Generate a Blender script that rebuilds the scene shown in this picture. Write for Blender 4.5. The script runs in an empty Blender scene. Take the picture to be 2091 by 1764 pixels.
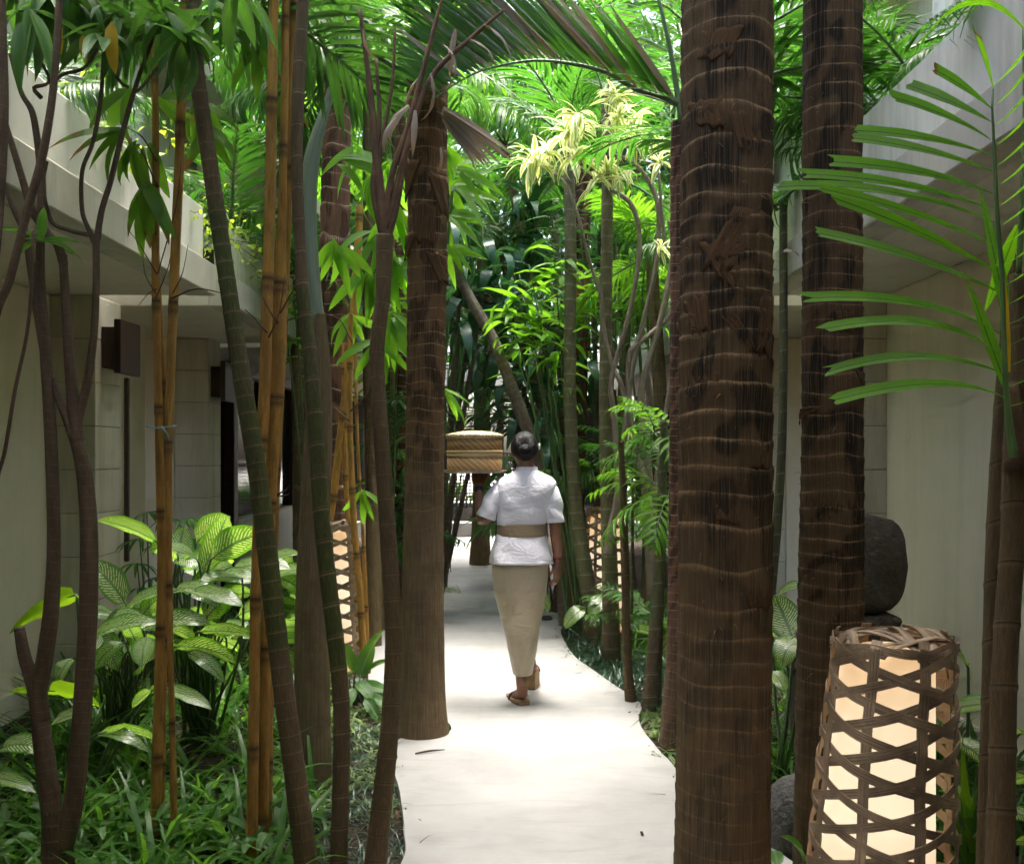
import bpy, bmesh, math, random
import numpy as np
from mathutils import Vector, Matrix, Quaternion

random.seed(7); rng = np.random.default_rng(7)
R = math.radians
sc = bpy.context.scene
col = sc.collection

# ------------------------------------------------------------------ camera
F, CX, HV, EYE = 2040.0, 1045.5, 930.0, 1.46      # focal length, axis and horizon of the photograph seen at 2091 x 1764
cam_d = bpy.data.cameras.new('camera'); cam = bpy.data.objects.new('camera', cam_d); col.objects.link(cam)
cam.location = (0, 0, EYE); cam.rotation_euler = (R(90), 0, 0)
cam_d.sensor_width = 36; cam_d.lens = 36 * F / 2091; cam_d.shift_y = 48 / 2091
cam_d.clip_start = 0.05; cam_d.clip_end = 600
cam_d.dof.use_dof = True; cam_d.dof.focus_distance = 4.2; cam_d.dof.aperture_fstop = 11
sc.camera = cam

# ------------------------------------------------------------------ sky and sun
SUN_EL, SUN_AZ = 83, 4         # sun stands ahead of the camera, high over the courtyard
w = bpy.data.worlds.new('World'); sc.world = w; w.use_nodes = True
nt = w.node_tree; bg = nt.nodes['Background']
sky = nt.nodes.new('ShaderNodeTexSky'); sky.sky_type = 'NISHITA'; sky.sun_disc = False
sky.sun_elevation = R(SUN_EL); sky.sun_rotation = R(SUN_AZ)
sky.air_density = 1.0; sky.dust_density = 6.0; sky.ozone_density = 0.4
nt.links.new(sky.outputs[0], bg.inputs[0]); bg.inputs[1].default_value = 0.15
sun_d = bpy.data.lights.new('sun', 'SUN'); sun_d.energy = 2.2; sun_d.angle = R(26); sun_d.color = (1.0, 0.975, 0.94)
sun = bpy.data.objects.new('sun', sun_d); col.objects.link(sun)
sun_dir = Vector((math.sin(R(SUN_AZ)) * math.cos(R(SUN_EL)), math.cos(R(SUN_AZ)) * math.cos(R(SUN_EL)), math.sin(R(SUN_EL))))
sun.rotation_euler = sun_dir.to_track_quat('Z', 'Y').to_euler(); sun.location = (0, 8, 12)

vs = sc.view_settings; vs.view_transform = 'Standard'; vs.look = 'None'; vs.gamma = 1.0; vs.exposure = 2.6
vs.use_curve_mapping = False
sc.render.engine = 'CYCLES'
cy = sc.cycles
cy.use_denoising = True
try: cy.denoiser = 'OPENIMAGEDENOISE'
except Exception: pass
cy.use_adaptive_sampling = True; cy.adaptive_threshold = 0.05; cy.adaptive_min_samples = 12
cy.max_bounces = 5; cy.diffuse_bounces = 4; cy.glossy_bounces = 3; cy.transmission_bounces = 6; cy.transparent_max_bounces = 8
cy.sample_clamp_indirect = 6; cy.caustics_reflective = False; cy.caustics_refractive = False

# ------------------------------------------------------------------ placing
def P(u, v, Y): return Vector(((u - CX) * Y / F, Y, EYE - (v - HV) * Y / F))
def G(u, v, z=0.0):
    Y = (EYE - z) * F / (v - HV); return Vector(((u - CX) * Y / F, Y, z))

WM = {}
def link(o, parent=None, W=None):
    col.objects.link(o)
    W = W or Matrix.Identity(4)
    WM[o.name] = W
    if parent is not None:
        o.parent = parent
        o.matrix_basis = WM[parent.name].inverted() @ W
    else:
        o.matrix_basis = W
    return o
def thing(name, label, cat, base, group=None):
    o = bpy.data.objects.new(name, None); o.empty_display_size = 0.1
    link(o, None, Matrix.Translation(Vector(base)))
    o['label'] = label; o['category'] = cat
    if group: o['group'] = group
    return o
def tag(o, label, cat, group=None):
    o['label'] = label; o['category'] = cat
    if group: o['group'] = group
    return o
def add(name, me, parent=None, W=None):
    return link(bpy.data.objects.new(name, me), parent, W)

# ------------------------------------------------------------------ meshes from arrays
def mesh(name, parts, mats, smooth=True):
    """parts: list of (verts Nx3, faces, uv Nx2 or None, attr dict, material index)"""
    V, Fc, UV, MI, AT = [], [], [], [], {}
    off = 0
    keys = set(k for p in parts for k in p[3])
    for v, f, uv, at, mi in parts:
        v = np.asarray(v, float); n = len(v)
        V.append(v); UV.append(np.zeros((n, 2)) if uv is None else np.asarray(uv, float))
        for k in keys: AT.setdefault(k, []).append(np.asarray(at.get(k, np.zeros(n)), float))
        if isinstance(f, np.ndarray): Fc.extend((f + off).tolist())
        else: Fc.extend([tuple(i + off for i in q) for q in f])
        MI.extend([mi] * len(f)); off += n
    V = np.concatenate(V); UV = np.concatenate(UV)
    me = bpy.data.meshes.new(name)
    me.from_pydata(V.tolist(), [], Fc)
    lv = np.zeros(len(me.loops), np.int32); me.loops.foreach_get('vertex_index', lv)
    ul = me.uv_layers.new(name='UVMap'); ul.data.foreach_set('uv', UV[lv].astype(np.float32).ravel())
    for k in keys:
        a = me.attributes.new(k, 'FLOAT', 'POINT'); a.data.foreach_set('value', np.concatenate(AT[k]).astype(np.float32))
    for m in (mats if isinstance(mats, (list, tuple)) else [mats]): me.materials.append(m)
    if max(MI, default=0) > 0: me.polygons.foreach_set('material_index', np.array(MI, np.int32))
    if smooth: me.polygons.foreach_set('use_smooth', np.ones(len(me.polygons), bool))
    me.update(); return me

def catmull(pts, ds, extra=None):
    """resample a polyline (list of Vectors) smoothly; extra = list of scalars carried along"""
    p = np.array([tuple(q) for q in pts], float)
    e = np.array(extra if extra is not None else [0] * len(p), float).reshape(len(p), -1)
    d = np.concatenate([p, e], 1)
    if len(d) == 2: d = np.stack([d[0], (d[0] + d[1]) / 2, d[1]])
    a = np.concatenate([[2 * d[0] - d[1]], d, [2 * d[-1] - d[-2]]])
    out = []
    for i in range(1, len(a) - 2):
        L = np.linalg.norm(a[i + 1][:3] - a[i][:3]); n = max(1, int(round(L / ds)))
        t = (np.arange(n) / n)[:, None]
        out.append(0.5 * (2 * a[i] + (a[i + 1] - a[i - 1]) * t + (2 * a[i - 1] - 5 * a[i] + 4 * a[i + 1] - a[i + 2]) * t ** 2
                          + (3 * a[i] - a[i - 1] - 3 * a[i + 1] + a[i + 2]) * t ** 3))
    out.append(a[-2][None]); o = np.concatenate(out)
    return o[:, :3], o[:, 3:]
def frames(c):
    T = np.gradient(c, axis=0); T /= np.linalg.norm(T, axis=1)[:, None] + 1e-12
    up = np.array([0, 1, 0.0]) if abs(T[0][1]) < 0.9 else np.array([1, 0, 0.0])
    A = np.zeros_like(T); a = up - T[0] * up.dot(T[0]); a /= np.linalg.norm(a); A[0] = a
    for i in range(1, len(T)):
        a = A[i - 1] - T[i] * A[i - 1].dot(T[i]); A[i] = a / (np.linalg.norm(a) + 1e-12)
    return T, A, np.cross(T, A)
def tube(pts, radii, nseg=10, ds=0.03, rf=None, cap=True, uvoff=0.0):
    c, r = catmull(pts, ds, radii); r = np.maximum(r[:, 0], 1e-4)
    T, A, B = frames(c)
    s = np.concatenate([[0], np.cumsum(np.linalg.norm(np.diff(c, axis=0), axis=1))])
    th = np.linspace(0, 2 * math.pi, nseg + 1)
    TH, S = np.meshgrid(th, s)
    rr = np.repeat(r[:, None], nseg + 1, 1); at = {}
    if rf is not None:
        m, at = rf(TH, S, s[-1]); rr = rr * m
    V = c[:, None, :] + rr[..., None] * (np.cos(TH)[..., None] * A[:, None, :] + np.sin(TH)[..., None] * B[:, None, :])
    n, k = TH.shape
    idx = np.arange(n * k).reshape(n, k)
    f = np.stack([idx[:-1, :-1], idx[:-1, 1:], idx[1:, 1:], idx[1:, :-1]], -1).reshape(-1, 4)
    V = V.reshape(-1, 3); UV = np.stack([TH / (2 * math.pi) , S + uvoff], -1).reshape(-1, 2)
    at = {q: x.reshape(-1) for q, x in at.items()}
    faces = f.tolist()
    if cap:
        faces += [tuple(idx[0, :-1][::-1]), tuple(idx[-1, :-1])]
    return (V, faces, UV, at, 0)
def box(x0, x1, y0, y1, z0, z1, mi=0):
    v = [(x, y, z) for x in (x0, x1) for y in (y0, y1) for z in (z0, z1)]
    f = [(0, 1, 3, 2), (4, 6, 7, 5), (0, 4, 5, 1), (2, 3, 7, 6), (0, 2, 6, 4), (1, 5, 7, 3)]
    return (np.array(v, float), f, None, {}, mi)
def bevel_box(name, x0, x1, y0, y1, z0, z1, m, bev=0.008, seg=1):
    bm = bmesh.new()
    vs_ = [bm.verts.new((x, y, z)) for x in (x0, x1) for y in (y0, y1) for z in (z0, z1)]
    for q in [(0, 1, 3, 2), (4, 6, 7, 5), (0, 4, 5, 1), (2, 3, 7, 6), (0, 2, 6, 4), (1, 5, 7, 3)]: bm.faces.new([vs_[i] for i in q])
    bmesh.ops.recalc_face_normals(bm, faces=bm.faces)
    if bev: bmesh.ops.bevel(bm, geom=bm.edges[:], offset=bev, segments=seg, affect='EDGES', profile=0.5)
    me = bpy.data.meshes.new(name); bm.to_mesh(me); bm.free(); me.materials.append(m); return me
def lathe(prof, n=32, mi=0):
    th = np.linspace(0, 2 * math.pi, n + 1); pr = np.array(prof, float)
    V = np.stack([pr[:, 0][:, None] * np.cos(th), pr[:, 0][:, None] * np.sin(th), np.repeat(pr[:, 1][:, None], n + 1, 1)], -1)
    k = n + 1; m = len(pr); idx = np.arange(m * k).reshape(m, k)
    f = np.stack([idx[:-1, :-1], idx[:-1, 1:], idx[1:, 1:], idx[1:, :-1]], -1).reshape(-1, 4)
    s = np.concatenate([[0], np.cumsum(np.linalg.norm(np.diff(pr, axis=0), axis=1))])
    UV = np.stack([np.repeat((th / (2 * math.pi))[None], m, 0), np.repeat(s[:, None], k, 1)], -1).reshape(-1, 2)
    return (V.reshape(-1, 3), f, UV, {}, mi)
def vnoise(x, y, seed=0):
    """cheap smooth value noise, periodic-free, arrays in, about -1..1"""
    xi = np.floor(x).astype(int); yi = np.floor(y).astype(int); fx = x - xi; fy = y - yi
    fx = fx * fx * (3 - 2 * fx); fy = fy * fy * (3 - 2 * fy)
    def h(a, b):
        n = (a * 374761393 + b * 668265263 + seed * 144665) & 0x7fffffff
        n = ((n ^ (n >> 13)) * 1274126177) & 0x7fffffff
        return (n % 10007) / 5003.5 - 1
    return (h(xi, yi) * (1 - fx) + h(xi + 1, yi) * fx) * (1 - fy) + (h(xi, yi + 1) * (1 - fx) + h(xi + 1, yi + 1) * fx) * fy

# ------------------------------------------------------------------ leaves
def leaf_arrays(L=1.0, W=0.15, n=6, prof='lance', droop=0.4, fold=0.25, wave=0.0, cross=3, twist=0.0, seed=0, blunt=False):
    t = np.linspace(0, 1, n + 1)
    if prof == 'lance': wd = np.sin(np.pi * np.clip(t, 0, 1) ** 0.75) ** 0.8 * (1 - 0.15 * t); wd[0] = 0.10; wd[-1] = 0.02
    elif prof == 'strap': wd = np.minimum(1, 0.45 + 2.2 * t) * np.clip((1 - t) * 2.2, 0.03, 1) ** 0.8
    elif prof == 'oval': wd = np.sin(np.pi * t ** 0.85) ** 0.55; wd[0] = 0.06; wd[-1] = 0.02
    elif prof == 'heart': wd = np.clip(1.1 - t, 0, 1) ** 0.75 * np.minimum(1, 0.55 + 3 * t); wd[-1] = 0.02
    elif prof == 'cut': wd = 0.10 + 0.9 * np.minimum(1, t * 1.5) ** 0.9
    elif prof == 'grass': wd = np.clip((1 - t ** 2.2), 0.03, 1)
    a = -droop * (t ** 1.3) * 1.6
    dt = np.concatenate([[0], np.full(n, 1.0 / n)])
    y = np.cumsum(np.cos(a) * dt) * L; z = np.cumsum(np.sin(a) * dt) * L
    xs = np.linspace(-1, 1, cross)
    X = xs[None] * wd[:, None] * W * 0.5
    Z = z[:, None] + fold * np.abs(X) + wave * W * np.sin(t * 17 + seed)[:, None] * np.abs(xs)[None] * np.sign(xs + 0.3)[None]
    Y = np.repeat(y[:, None], cross, 1).copy()
    if blunt:
        r_ = np.random.default_rng(seed + 5); Y[-1] += r_.uniform(-0.035, 0.03, cross) * L
    if twist:
        tw = twist * t[:, None]; X, Z0 = X * np.cos(tw), Z + X * np.sin(tw); Z = Z0
    V = np.stack([X, Y, Z], -1).reshape(-1, 3)
    idx = np.arange((n + 1) * cross).reshape(n + 1, cross)
    f = np.stack([idx[:-1, :-1], idx[:-1, 1:], idx[1:, 1:], idx[1:, :-1]], -1).reshape(-1, 4)
    UV = np.stack([np.repeat(((xs + 1) / 2)[None], n + 1, 0), np.repeat(t[:, None], cross, 1)], -1).reshape(-1, 2)
    return V, f, UV
def leaf_mesh(name, m, **k):
    V, f, UV = leaf_arrays(**k); return mesh(name, [(V, f, UV, {}, 0)], m)
def orient(p, d, up=(0, 0, 1), s=1.0, roll=0.0, sx=1.0):
    d = Vector(d).normalized(); up = Vector(up)
    x = d.cross(up)
    if x.length < 1e-4: x = d.cross(Vector((1, 0, 0)))
    x.normalize(); z = x.cross(d)
    if roll:
        q = Quaternion(d, roll); x = q @ x; z = q @ z
    M = Matrix((( x.x * s * sx, d.x * s, z.x * s, p[0]), (x.y * s * sx, d.y * s, z.y * s, p[1]), (x.z * s * sx, d.z * s, z.z * s, p[2]), (0, 0, 0, 1)))
    return M
def dirv(az, el):
    return Vector((math.sin(az) * math.cos(el), math.cos(az) * math.cos(el), math.sin(el)))
def xform(V, M):
    m = np.array(M); return V @ m[:3, :3].T + m[:3, 3]
U = random.uniform

# ------------------------------------------------------------------ node helpers
class NM:
    def __init__(s, name):
        s.m = bpy.data.materials.new(name); s.m.use_nodes = True; s.nt = s.m.node_tree
        s.b = s.nt.nodes['Principled BSDF']; s.out = s.nt.nodes['Material Output']
    def n(s, t, **k):
        o = s.nt.nodes.new('ShaderNode' + t)
        for a, v in k.items():
            if a in ('i', 'ins'): continue
            setattr(o, a, v)
        for a, v in k.get('i', {}).items(): s.set(o, a, v)
        return o
    def set(s, o, a, v):
        inp = o.inputs[a]
        if isinstance(v, bpy.types.NodeSocket): s.nt.links.new(v, inp)
        elif isinstance(v, (tuple, list)) and inp.type == 'RGBA': inp.default_value = (*v[:3], 1)
        else: inp.default_value = v
    def p(s, **k):
        for a, v in k.items(): s.set(s.b, a.replace('_', ' '), v)
    def mix(s, f, a, b, mode='MIX'):
        o = s.n('Mix', data_type='RGBA', blend_type=mode); s.set(o, 0, f); s.set(o, 6, a); s.set(o, 7, b); return o.outputs[2]
    def noise(s, scale, vec=None, detail=4, rough=0.55, dist=0.0):
        o = s.n('TexNoise', i={'Scale': scale, 'Detail': detail, 'Roughness': rough, 'Distortion': dist})
        if vec is not None: s.set(o, 'Vector', vec)
        return o.outputs[0]
    def ramp(s, f, stops):
        o = s.n('ValToRGB'); s.set(o, 0, f); e = o.color_ramp.elements
        while len(e) < len(stops): e.new(0.5)
        for q, (x, c) in zip(e, stops): q.position = x; q.color = (*c[:3], 1) if isinstance(c, (tuple, list)) else (c, c, c, 1)
        return o.outputs[0]
    def math(s, op, a, b=0.0, c=None):
        o = s.n('Math', operation=op); s.set(o, 0, a); s.set(o, 1, b)
        if c is not None: s.set(o, 2, c)
        return o.outputs[0]
    def obj(s): return s.n('TexCoord').outputs['Object']
    def geo(s): return s.n('NewGeometry').outputs['Position']
    def uv(s): return s.n('UVMap').outputs[0]
    def attr(s, k): return s.n('Attribute', attribute_name=k).outputs['Fac']
    def rnd(s): return s.n('ObjectInfo').outputs['Random']
    def scale(s, vec, sc_):
        o = s.n('Mapping'); s.set(o, 'Vector', vec); s.set(o, 'Scale', sc_); return o.outputs[0]
    def sep(s, vec):
        o = s.n('SeparateXYZ'); s.set(o, 0, vec); return o.outputs
    def bump(s, h, strength=0.3, dist=0.01):
        o = s.n('Bump', i={'Strength': strength, 'Distance': dist, 'Height': h}); s.set(s.b, 'Normal', o.outputs[0]); return o.outputs[0]

def surface_mat(name, c1, c2, scale=3.0, rough=0.8, bump=0.2, fine=60, c3=None, spec=0.3):
    q = NM(name); g = q.geo()
    n1 = q.noise(scale, g, 6, 0.6); n2 = q.noise(fine, g, 4, 0.6)
    c = q.ramp(n1, [(0.3, c1), (0.7, c2)])
    if c3: c = q.mix(q.ramp(q.noise(scale * 0.45, g, 5, 0.7), [(0.52, 0.0), (0.68, 0.8)]), c, c3)
    c = q.mix(q.math('MULTIPLY', n2, 0.25), c, tuple(x * 0.5 for x in c1))
    q.p(Base_Color=c, Roughness=rough); q.b.inputs['Specular IOR Level'].default_value = spec
    q.bump(q.math('ADD', n2, q.math('MULTIPLY', n1, 0.6)), bump, 0.006 if bump < 0.8 else 0.035)
    return q.m

def leaf_mat(name, c1, c2, trans, tf=0.45, rough=0.36, mid=None, vein='none', edge=None, tip=None, spec=0.3, var=0.35, es=(0.24, 0.32)):
    """a leaf: two greens mixed by noise and per leaf, light passing through, midrib, side veins or pale markings by the leaf's own UV"""
    q = NM(name); uv = q.uv(); sx = q.sep(uv); g = q.geo()
    n = q.noise(9, g, 1)
    fac = q.math('ADD', q.math('MULTIPLY', n, 0.5), q.math('MULTIPLY', q.rnd(), 0.5))
    c = q.mix(fac, c1, c2); t = q.mix(fac, tuple(x * (1 - var) for x in trans), trans)
    ax = q.math('ABSOLUTE', q.math('SUBTRACT', sx[0], 0.5))            # 0 at the midrib, 0.5 at the edge
    h = None
    if vein == 'stripe':                                                # fine lengthwise ribs
        wv = q.math('SINE', q.math('MULTIPLY', sx[0], 52.0))
        c = q.mix(q.math('MULTIPLY', q.math('ADD', wv, 1.0), 0.10), c, tuple(min(1, x * 2.0) for x in c2)); 
        t = q.mix(q.math('MULTIPLY', q.math('ADD', wv, 1.0), 0.25), t, tuple(x * 0.45 for x in trans)); h = wv
    if vein in ('side', 'dumb'):                                        # feathered side veins, slanting to the edge
        ph = q.math('SUBTRACT', q.math('MULTIPLY', sx[1], 15.0), q.math('MULTIPLY', ax, 9.0))
        ph = q.math('ADD', ph, q.math('MULTIPLY', q.noise(5, uv, 2), 0.8))
        wv = q.math('SINE', q.math('MULTIPLY', ph, 6.283)); h = wv
        if vein == 'dumb':
            pn = q.noise(1.0, q.scale(uv, (7, 24, 1)), 2)
            mk = q.math('MULTIPLY', q.ramp(wv, [(0.05, 0.0), (0.45, 1.0)]), q.ramp(pn, [(0.36, 0.0), (0.48, 1.0)]))
            mk = q.math('MULTIPLY', mk, q.ramp(ax, [(0.02, 0.0), (0.06, 1.0), (0.36, 1.0), (0.44, 0.0)]))
            c = q.mix(mk, c, (0.50, 0.56, 0.26)); t = q.mix(mk, t, (0.85, 0.92, 0.30))
        else:
            c = q.mix(q.math('MULTIPLY', q.ramp(wv, [(0.8, 0.0), (1.0, 1.0)]), 0.4), c, tuple(min(1, x * 2.2) for x in c2))
    if edge:
        e = q.ramp(ax, [(es[0], 0.0), (es[1], 1.0)])
        c = q.mix(e, c, edge); t = q.mix(e, t, tuple(min(1, x * 1.0) for x in edge))
    if mid:
        e = q.ramp(ax, [(0.025, 1.0), (0.05, 0.0)]); c = q.mix(e, c, mid); t = q.mix(e, t, tuple(x * 0.8 for x in mid))
    if tip:
        e = q.math('ADD', sx[1], q.math('MULTIPLY', q.math('SUBTRACT', q.noise(14, g, 3), 0.5), 0.9))
        e = q.math('ADD', e, q.math('MULTIPLY', q.math('SUBTRACT', q.rnd(), 0.5), 0.5))
        e = q.ramp(e, [(1.0 if spec == 0.25 else 0.88, 0.0), (1.08 if spec == 0.25 else 0.98, 1.0)]) if spec != 0.25 else q.ramp(q.math('MULTIPLY', e, 0.8), [(0.86, 0.0), (0.92, 1.0)]); c = q.mix(e, c, tip); t = q.mix(e, t, tip)
    q.p(Base_Color=c, Roughness=rough); q.b.inputs['Specular IOR Level'].default_value = spec
    if h is not None: q.bump(h, 0.25, 0.004)
    tr = q.n('BsdfTranslucent'); q.set(tr, 'Color', t)
    mx = q.n('MixShader'); mx.inputs[0].default_value = tf
    q.nt.links.new(q.b.outputs[0], mx.inputs[1]); q.nt.links.new(tr.outputs[0], mx.inputs[2]); q.nt.links.new(mx.outputs[0], q.out.inputs[0])
    return q.m

M = {}
def build_materials():
    # ---- ground
    q = NM('path concrete'); g = q.geo()
    a = q.noise(0.9, g, 6, 0.6); b = q.noise(7, g, 5, 0.65, 0.6); c = q.noise(140, g, 3)
    cc = q.ramp(a, [(0.3, (0.25, 0.245, 0.232)), (0.62, (0.365, 0.361, 0.347))])
    st = q.ramp(q.noise(1.0, q.scale(g, (1.4, 6.0, 1)), 5, 0.7, 1.0), [(0.52, 0.0), (0.72, 0.55)])
    cc = q.mix(st, cc, (0.215, 0.208, 0.194))
    cc = q.mix(q.ramp(b, [(0.60, 0.0), (0.8, 0.30)]), cc, (0.33, 0.30, 0.26))
    cc = q.mix(q.ramp(c, [(0.55, 0.0), (0.75, 0.22)]), cc, (0.28, 0.26, 0.23))
    vv = q.n('TexVoronoi', feature='DISTANCE_TO_EDGE', i={'Scale': 0.42}); q.set(vv, 'Vector', q.mix(0.12, g, q.n('TexNoise', i={'Scale': 2.0}).outputs[1]))
    cc = q.mix(q.ramp(vv.outputs[0], [(0.0, 0.10), (0.004, 0.0)]), cc, (0.2, 0.18, 0.16))
    q.p(Base_Color=cc, Roughness=q.ramp(b, [(0.3, 0.5), (0.7, 0.7)])); q.bump(q.math('ADD', q.math('MULTIPLY', c, 0.5), b), 0.12, 0.004); M['path'] = q.m
    M['soil'] = surface_mat('dark soil', (0.020, 0.014, 0.010), (0.050, 0.036, 0.025), 8, 0.95, 0.9, 45, (0.075, 0.055, 0.038))
    M['lawn'] = surface_mat('sunlit lawn', (0.06, 0.12, 0.02), (0.12, 0.2, 0.04), 3, 0.9, 0.4, 30)
    # ---- building
    def plaster(name, c1, c2, stain, amt):
        q = NM(name); g = q.geo()
        n1 = q.noise(0.8, g, 6, 0.65); n2 = q.noise(1.0, q.scale(g, (5, 5, 0.55)), 6, 0.7); n3 = q.noise(90, g, 4)
        c = q.ramp(n1, [(0.3, c1), (0.7, c2)])
        c = q.mix(q.ramp(n2, [(0.47, 0.0), (0.72, amt)]), c, stain)
        c = q.mix(q.ramp(q.noise(4, g, 6, 0.75), [(0.6, 0.0), (0.8, amt * 0.5)]), c, tuple(x * 0.55 for x in stain))
        c = q.mix(q.math('MULTIPLY', n3, 0.12), c, tuple(x * 0.5 for x in c1))
        q.p(Base_Color=c, Roughness=0.85); q.bump(n3, 0.25, 0.004); M[name] = q.m
    plaster('wall', (0.64, 0.565, 0.415), (0.73, 0.65, 0.49), (0.46, 0.41, 0.29), 0.45)
    plaster('parapet', (0.60, 0.58, 0.51), (0.70, 0.68, 0.61), (0.36, 0.33, 0.24), 0.75)
    plaster('mossy_parapet', (0.50, 0.50, 0.35), (0.60, 0.59, 0.44), (0.22, 0.24, 0.11), 0.8)
    plaster('fascia', (0.44, 0.41, 0.345), (0.54, 0.505, 0.43), (0.20, 0.18, 0.14), 0.6)
    plaster('soffit', (0.58, 0.535, 0.44), (0.66, 0.61, 0.51), (0.38, 0.35, 0.28), 0.35)
    plaster('stone_block', (0.50, 0.45, 0.34), (0.62, 0.565, 0.44), (0.30, 0.255, 0.155), 0.65)
    M['mortar'] = surface_mat('mortar', (0.2, 0.17, 0.12), (0.26, 0.22, 0.16), 6)
    q = NM('dark wood'); g = q.geo(); n = q.noise(1.0, q.scale(g, (30, 30, 3)), 4)
    q.p(Base_Color=q.ramp(n, [(0.3, (0.018, 0.007, 0.005)), (0.7, (0.05, 0.02, 0.012))]), Roughness=0.42); q.bump(n, 0.2, 0.003); M['wood'] = q.m
    q = NM('dark glass'); q.p(Base_Color=(0.01, 0.012, 0.012), Roughness=0.06); M['glass'] = q.m
    M['room'] = surface_mat('dark room', (0.03, 0.025, 0.02), (0.045, 0.035, 0.03), 2)  # near black colour stands in for the gloom of unlit interiors
    M['basalt'] = surface_mat('basalt', (0.055, 0.045, 0.034), (0.15, 0.125, 0.095), 9, 0.9, 1.0, 34, (0.085, 0.080, 0.045))
    M['rock'] = surface_mat('boulder', (0.045, 0.045, 0.045), (0.10, 0.095, 0.09), 4, 0.8, 0.8, 26, (0.05, 0.06, 0.035))
    # ---- trunks
    def fibre(name, dark, midc, lip, low):
        q = NM(name); uv = q.uv(); bd = q.math('FRACT', q.attr('phase')); ag = q.attr('age')
        st = q.noise(1.0, q.scale(uv, (130, 3.5, 1)), 4, 0.7); st2 = q.noise(1.0, q.scale(uv, (34, 2.2, 1)), 4, 0.7)
        pt = q.noise(1.0, q.scale(uv, (7, 6, 1)), 5, 0.65)
        c = q.mix(q.ramp(q.math('ADD', q.math('MULTIPLY', pt, 0.55), q.math('MULTIPLY', q.attr('rnd'), 0.5)), [(0.44, 0.0), (0.56, 1.0)]), dark, midc)
        c = q.mix(q.ramp(st, [(0.45, 0.0), (0.75, 0.75)]), c, tuple(x * 1.9 for x in midc))
        c = q.mix(q.ramp(st2, [(0.52, 0.0), (0.70, 0.4)]), c, tuple(x * 0.4 for x in dark))
        lowc = q.mix(q.ramp(st, [(0.35, 0.0), (0.7, 1.0)]), low, tuple(x * 1.8 for x in low))
        lowc = q.mix(q.ramp(pt, [(0.45, 0.0), (0.7, 0.6)]), lowc, tuple(x * 0.5 for x in low))
        c = q.mix(ag, lowc, c)
        e = q.math('ADD', bd, q.math('MULTIPLY', q.math('SUBTRACT', st, 0.5), 0.42))
        e = q.math('ADD', e, q.math('MULTIPLY', q.math('SUBTRACT', pt, 0.5), 0.35))
        lipf = q.math('MULTIPLY', q.ramp(e, [(0.90, 0.0), (1.0, 1.0)]), q.math('ADD', q.math('MULTIPLY', ag, 0.75), 0.06))
        lipf = q.math('MULTIPLY', lipf, q.ramp(q.noise(1.0, q.scale(uv, (4, 7, 1)), 3), [(0.32, 0.2), (0.52, 1.0)]))
        c = q.mix(lipf, c, lip)
        q.p(Base_Color=c, Roughness=0.9); q.b.inputs['Specular IOR Level'].default_value = 0.1
        q.bump(q.math('ADD', st, q.math('MULTIPLY', st2, 0.8)), 0.7, 0.008); M[name] = q.m
    fibre('bark_fibre', (0.018, 0.014, 0.010), (0.066, 0.043, 0.022), (0.20, 0.130, 0.062), (0.092, 0.067, 0.038))
    fibre('bark_mid', (0.036, 0.022, 0.013), (0.105, 0.062, 0.031), (0.27, 0.175, 0.085), (0.125, 0.092, 0.054))
    fibre('bark_red', (0.036, 0.020, 0.014), (0.110, 0.058, 0.038), (0.36, 0.28, 0.20), (0.09, 0.066, 0.042))
    fibre('bark_plain', (0.060, 0.045, 0.025), (0.130, 0.096, 0.052), (0.21, 0.165, 0.10), (0.122, 0.092, 0.050))
    def ringed(name, c1, c2, line, brown):
        q = NM(name); uv = q.uv(); bd = q.math('FRACT', q.attr('phase')); ag = q.attr('age')
        st = q.noise(1.0, q.scale(uv, (40, 3, 1)), 4); pt = q.noise(1.0, q.scale(uv, (5, 2.4, 1)), 5, 0.7)
        c = q.mix(pt, c1, c2)
        b2 = q.mix(st, brown, tuple(x * 0.5 for x in brown))
        c = q.mix(q.ramp(q.math('ADD', ag, q.math('MULTIPLY', q.math('SUBTRACT', pt, 0.5), 1.3)), [(0.42, 0.0), (0.58, 1.0)]), b2, c)
        c = q.mix(q.ramp(q.noise(1.0, q.scale(uv, (9, 7, 1)), 4), [(0.62, 0.0), (0.72, 0.5)]), c, tuple(min(1, x * 2.0) for x in brown))
        c = q.mix(q.ramp(bd, [(0.0, 0.8), (0.04, 0.0), (0.87, 0.0), (0.93, 0.85), (0.98, 0.2)]), c, line)
        c = q.mix(q.ramp(bd, [(0.955, 0.0), (0.985, 0.9)]), c, tuple(x * 0.15 for x in brown))
        blot = q.noise(1.0, q.scale(uv, (3, 4, 1)), 6, 0.75); c = q.mix(q.ramp(blot, [(0.40, 0.55), (0.55, 0.0)]), c, tuple(x * 0.35 for x in brown))
        grain = q.noise(1.0, q.scale(uv, (60, 26, 1)), 4, 0.7); c = q.mix(q.ramp(grain, [(0.5, 0.0), (0.75, 0.5)]), c, tuple(min(1, x * 1.8) for x in brown))
        q.p(Base_Color=c, Roughness=0.62); q.b.inputs['Specular IOR Level'].default_value = 0.2; q.bump(q.math('ADD', q.math('ADD', st, q.math('MULTIPLY', grain, 1.5)), blot), 0.8, 0.008); M[name] = q.m
    ringed('ring_green', (0.026, 0.044, 0.007), (0.060, 0.078, 0.016), (0.22, 0.165, 0.09), (0.130, 0.090, 0.043))
    ringed('ring_brown', (0.066, 0.048, 0.020), (0.120, 0.084, 0.038), (0.17, 0.12, 0.06), (0.155, 0.105, 0.052))
    ringed('ring_grey', (0.075, 0.085, 0.035), (0.14, 0.14, 0.070), (0.30, 0.28, 0.19), (0.17, 0.13, 0.08))
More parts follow.
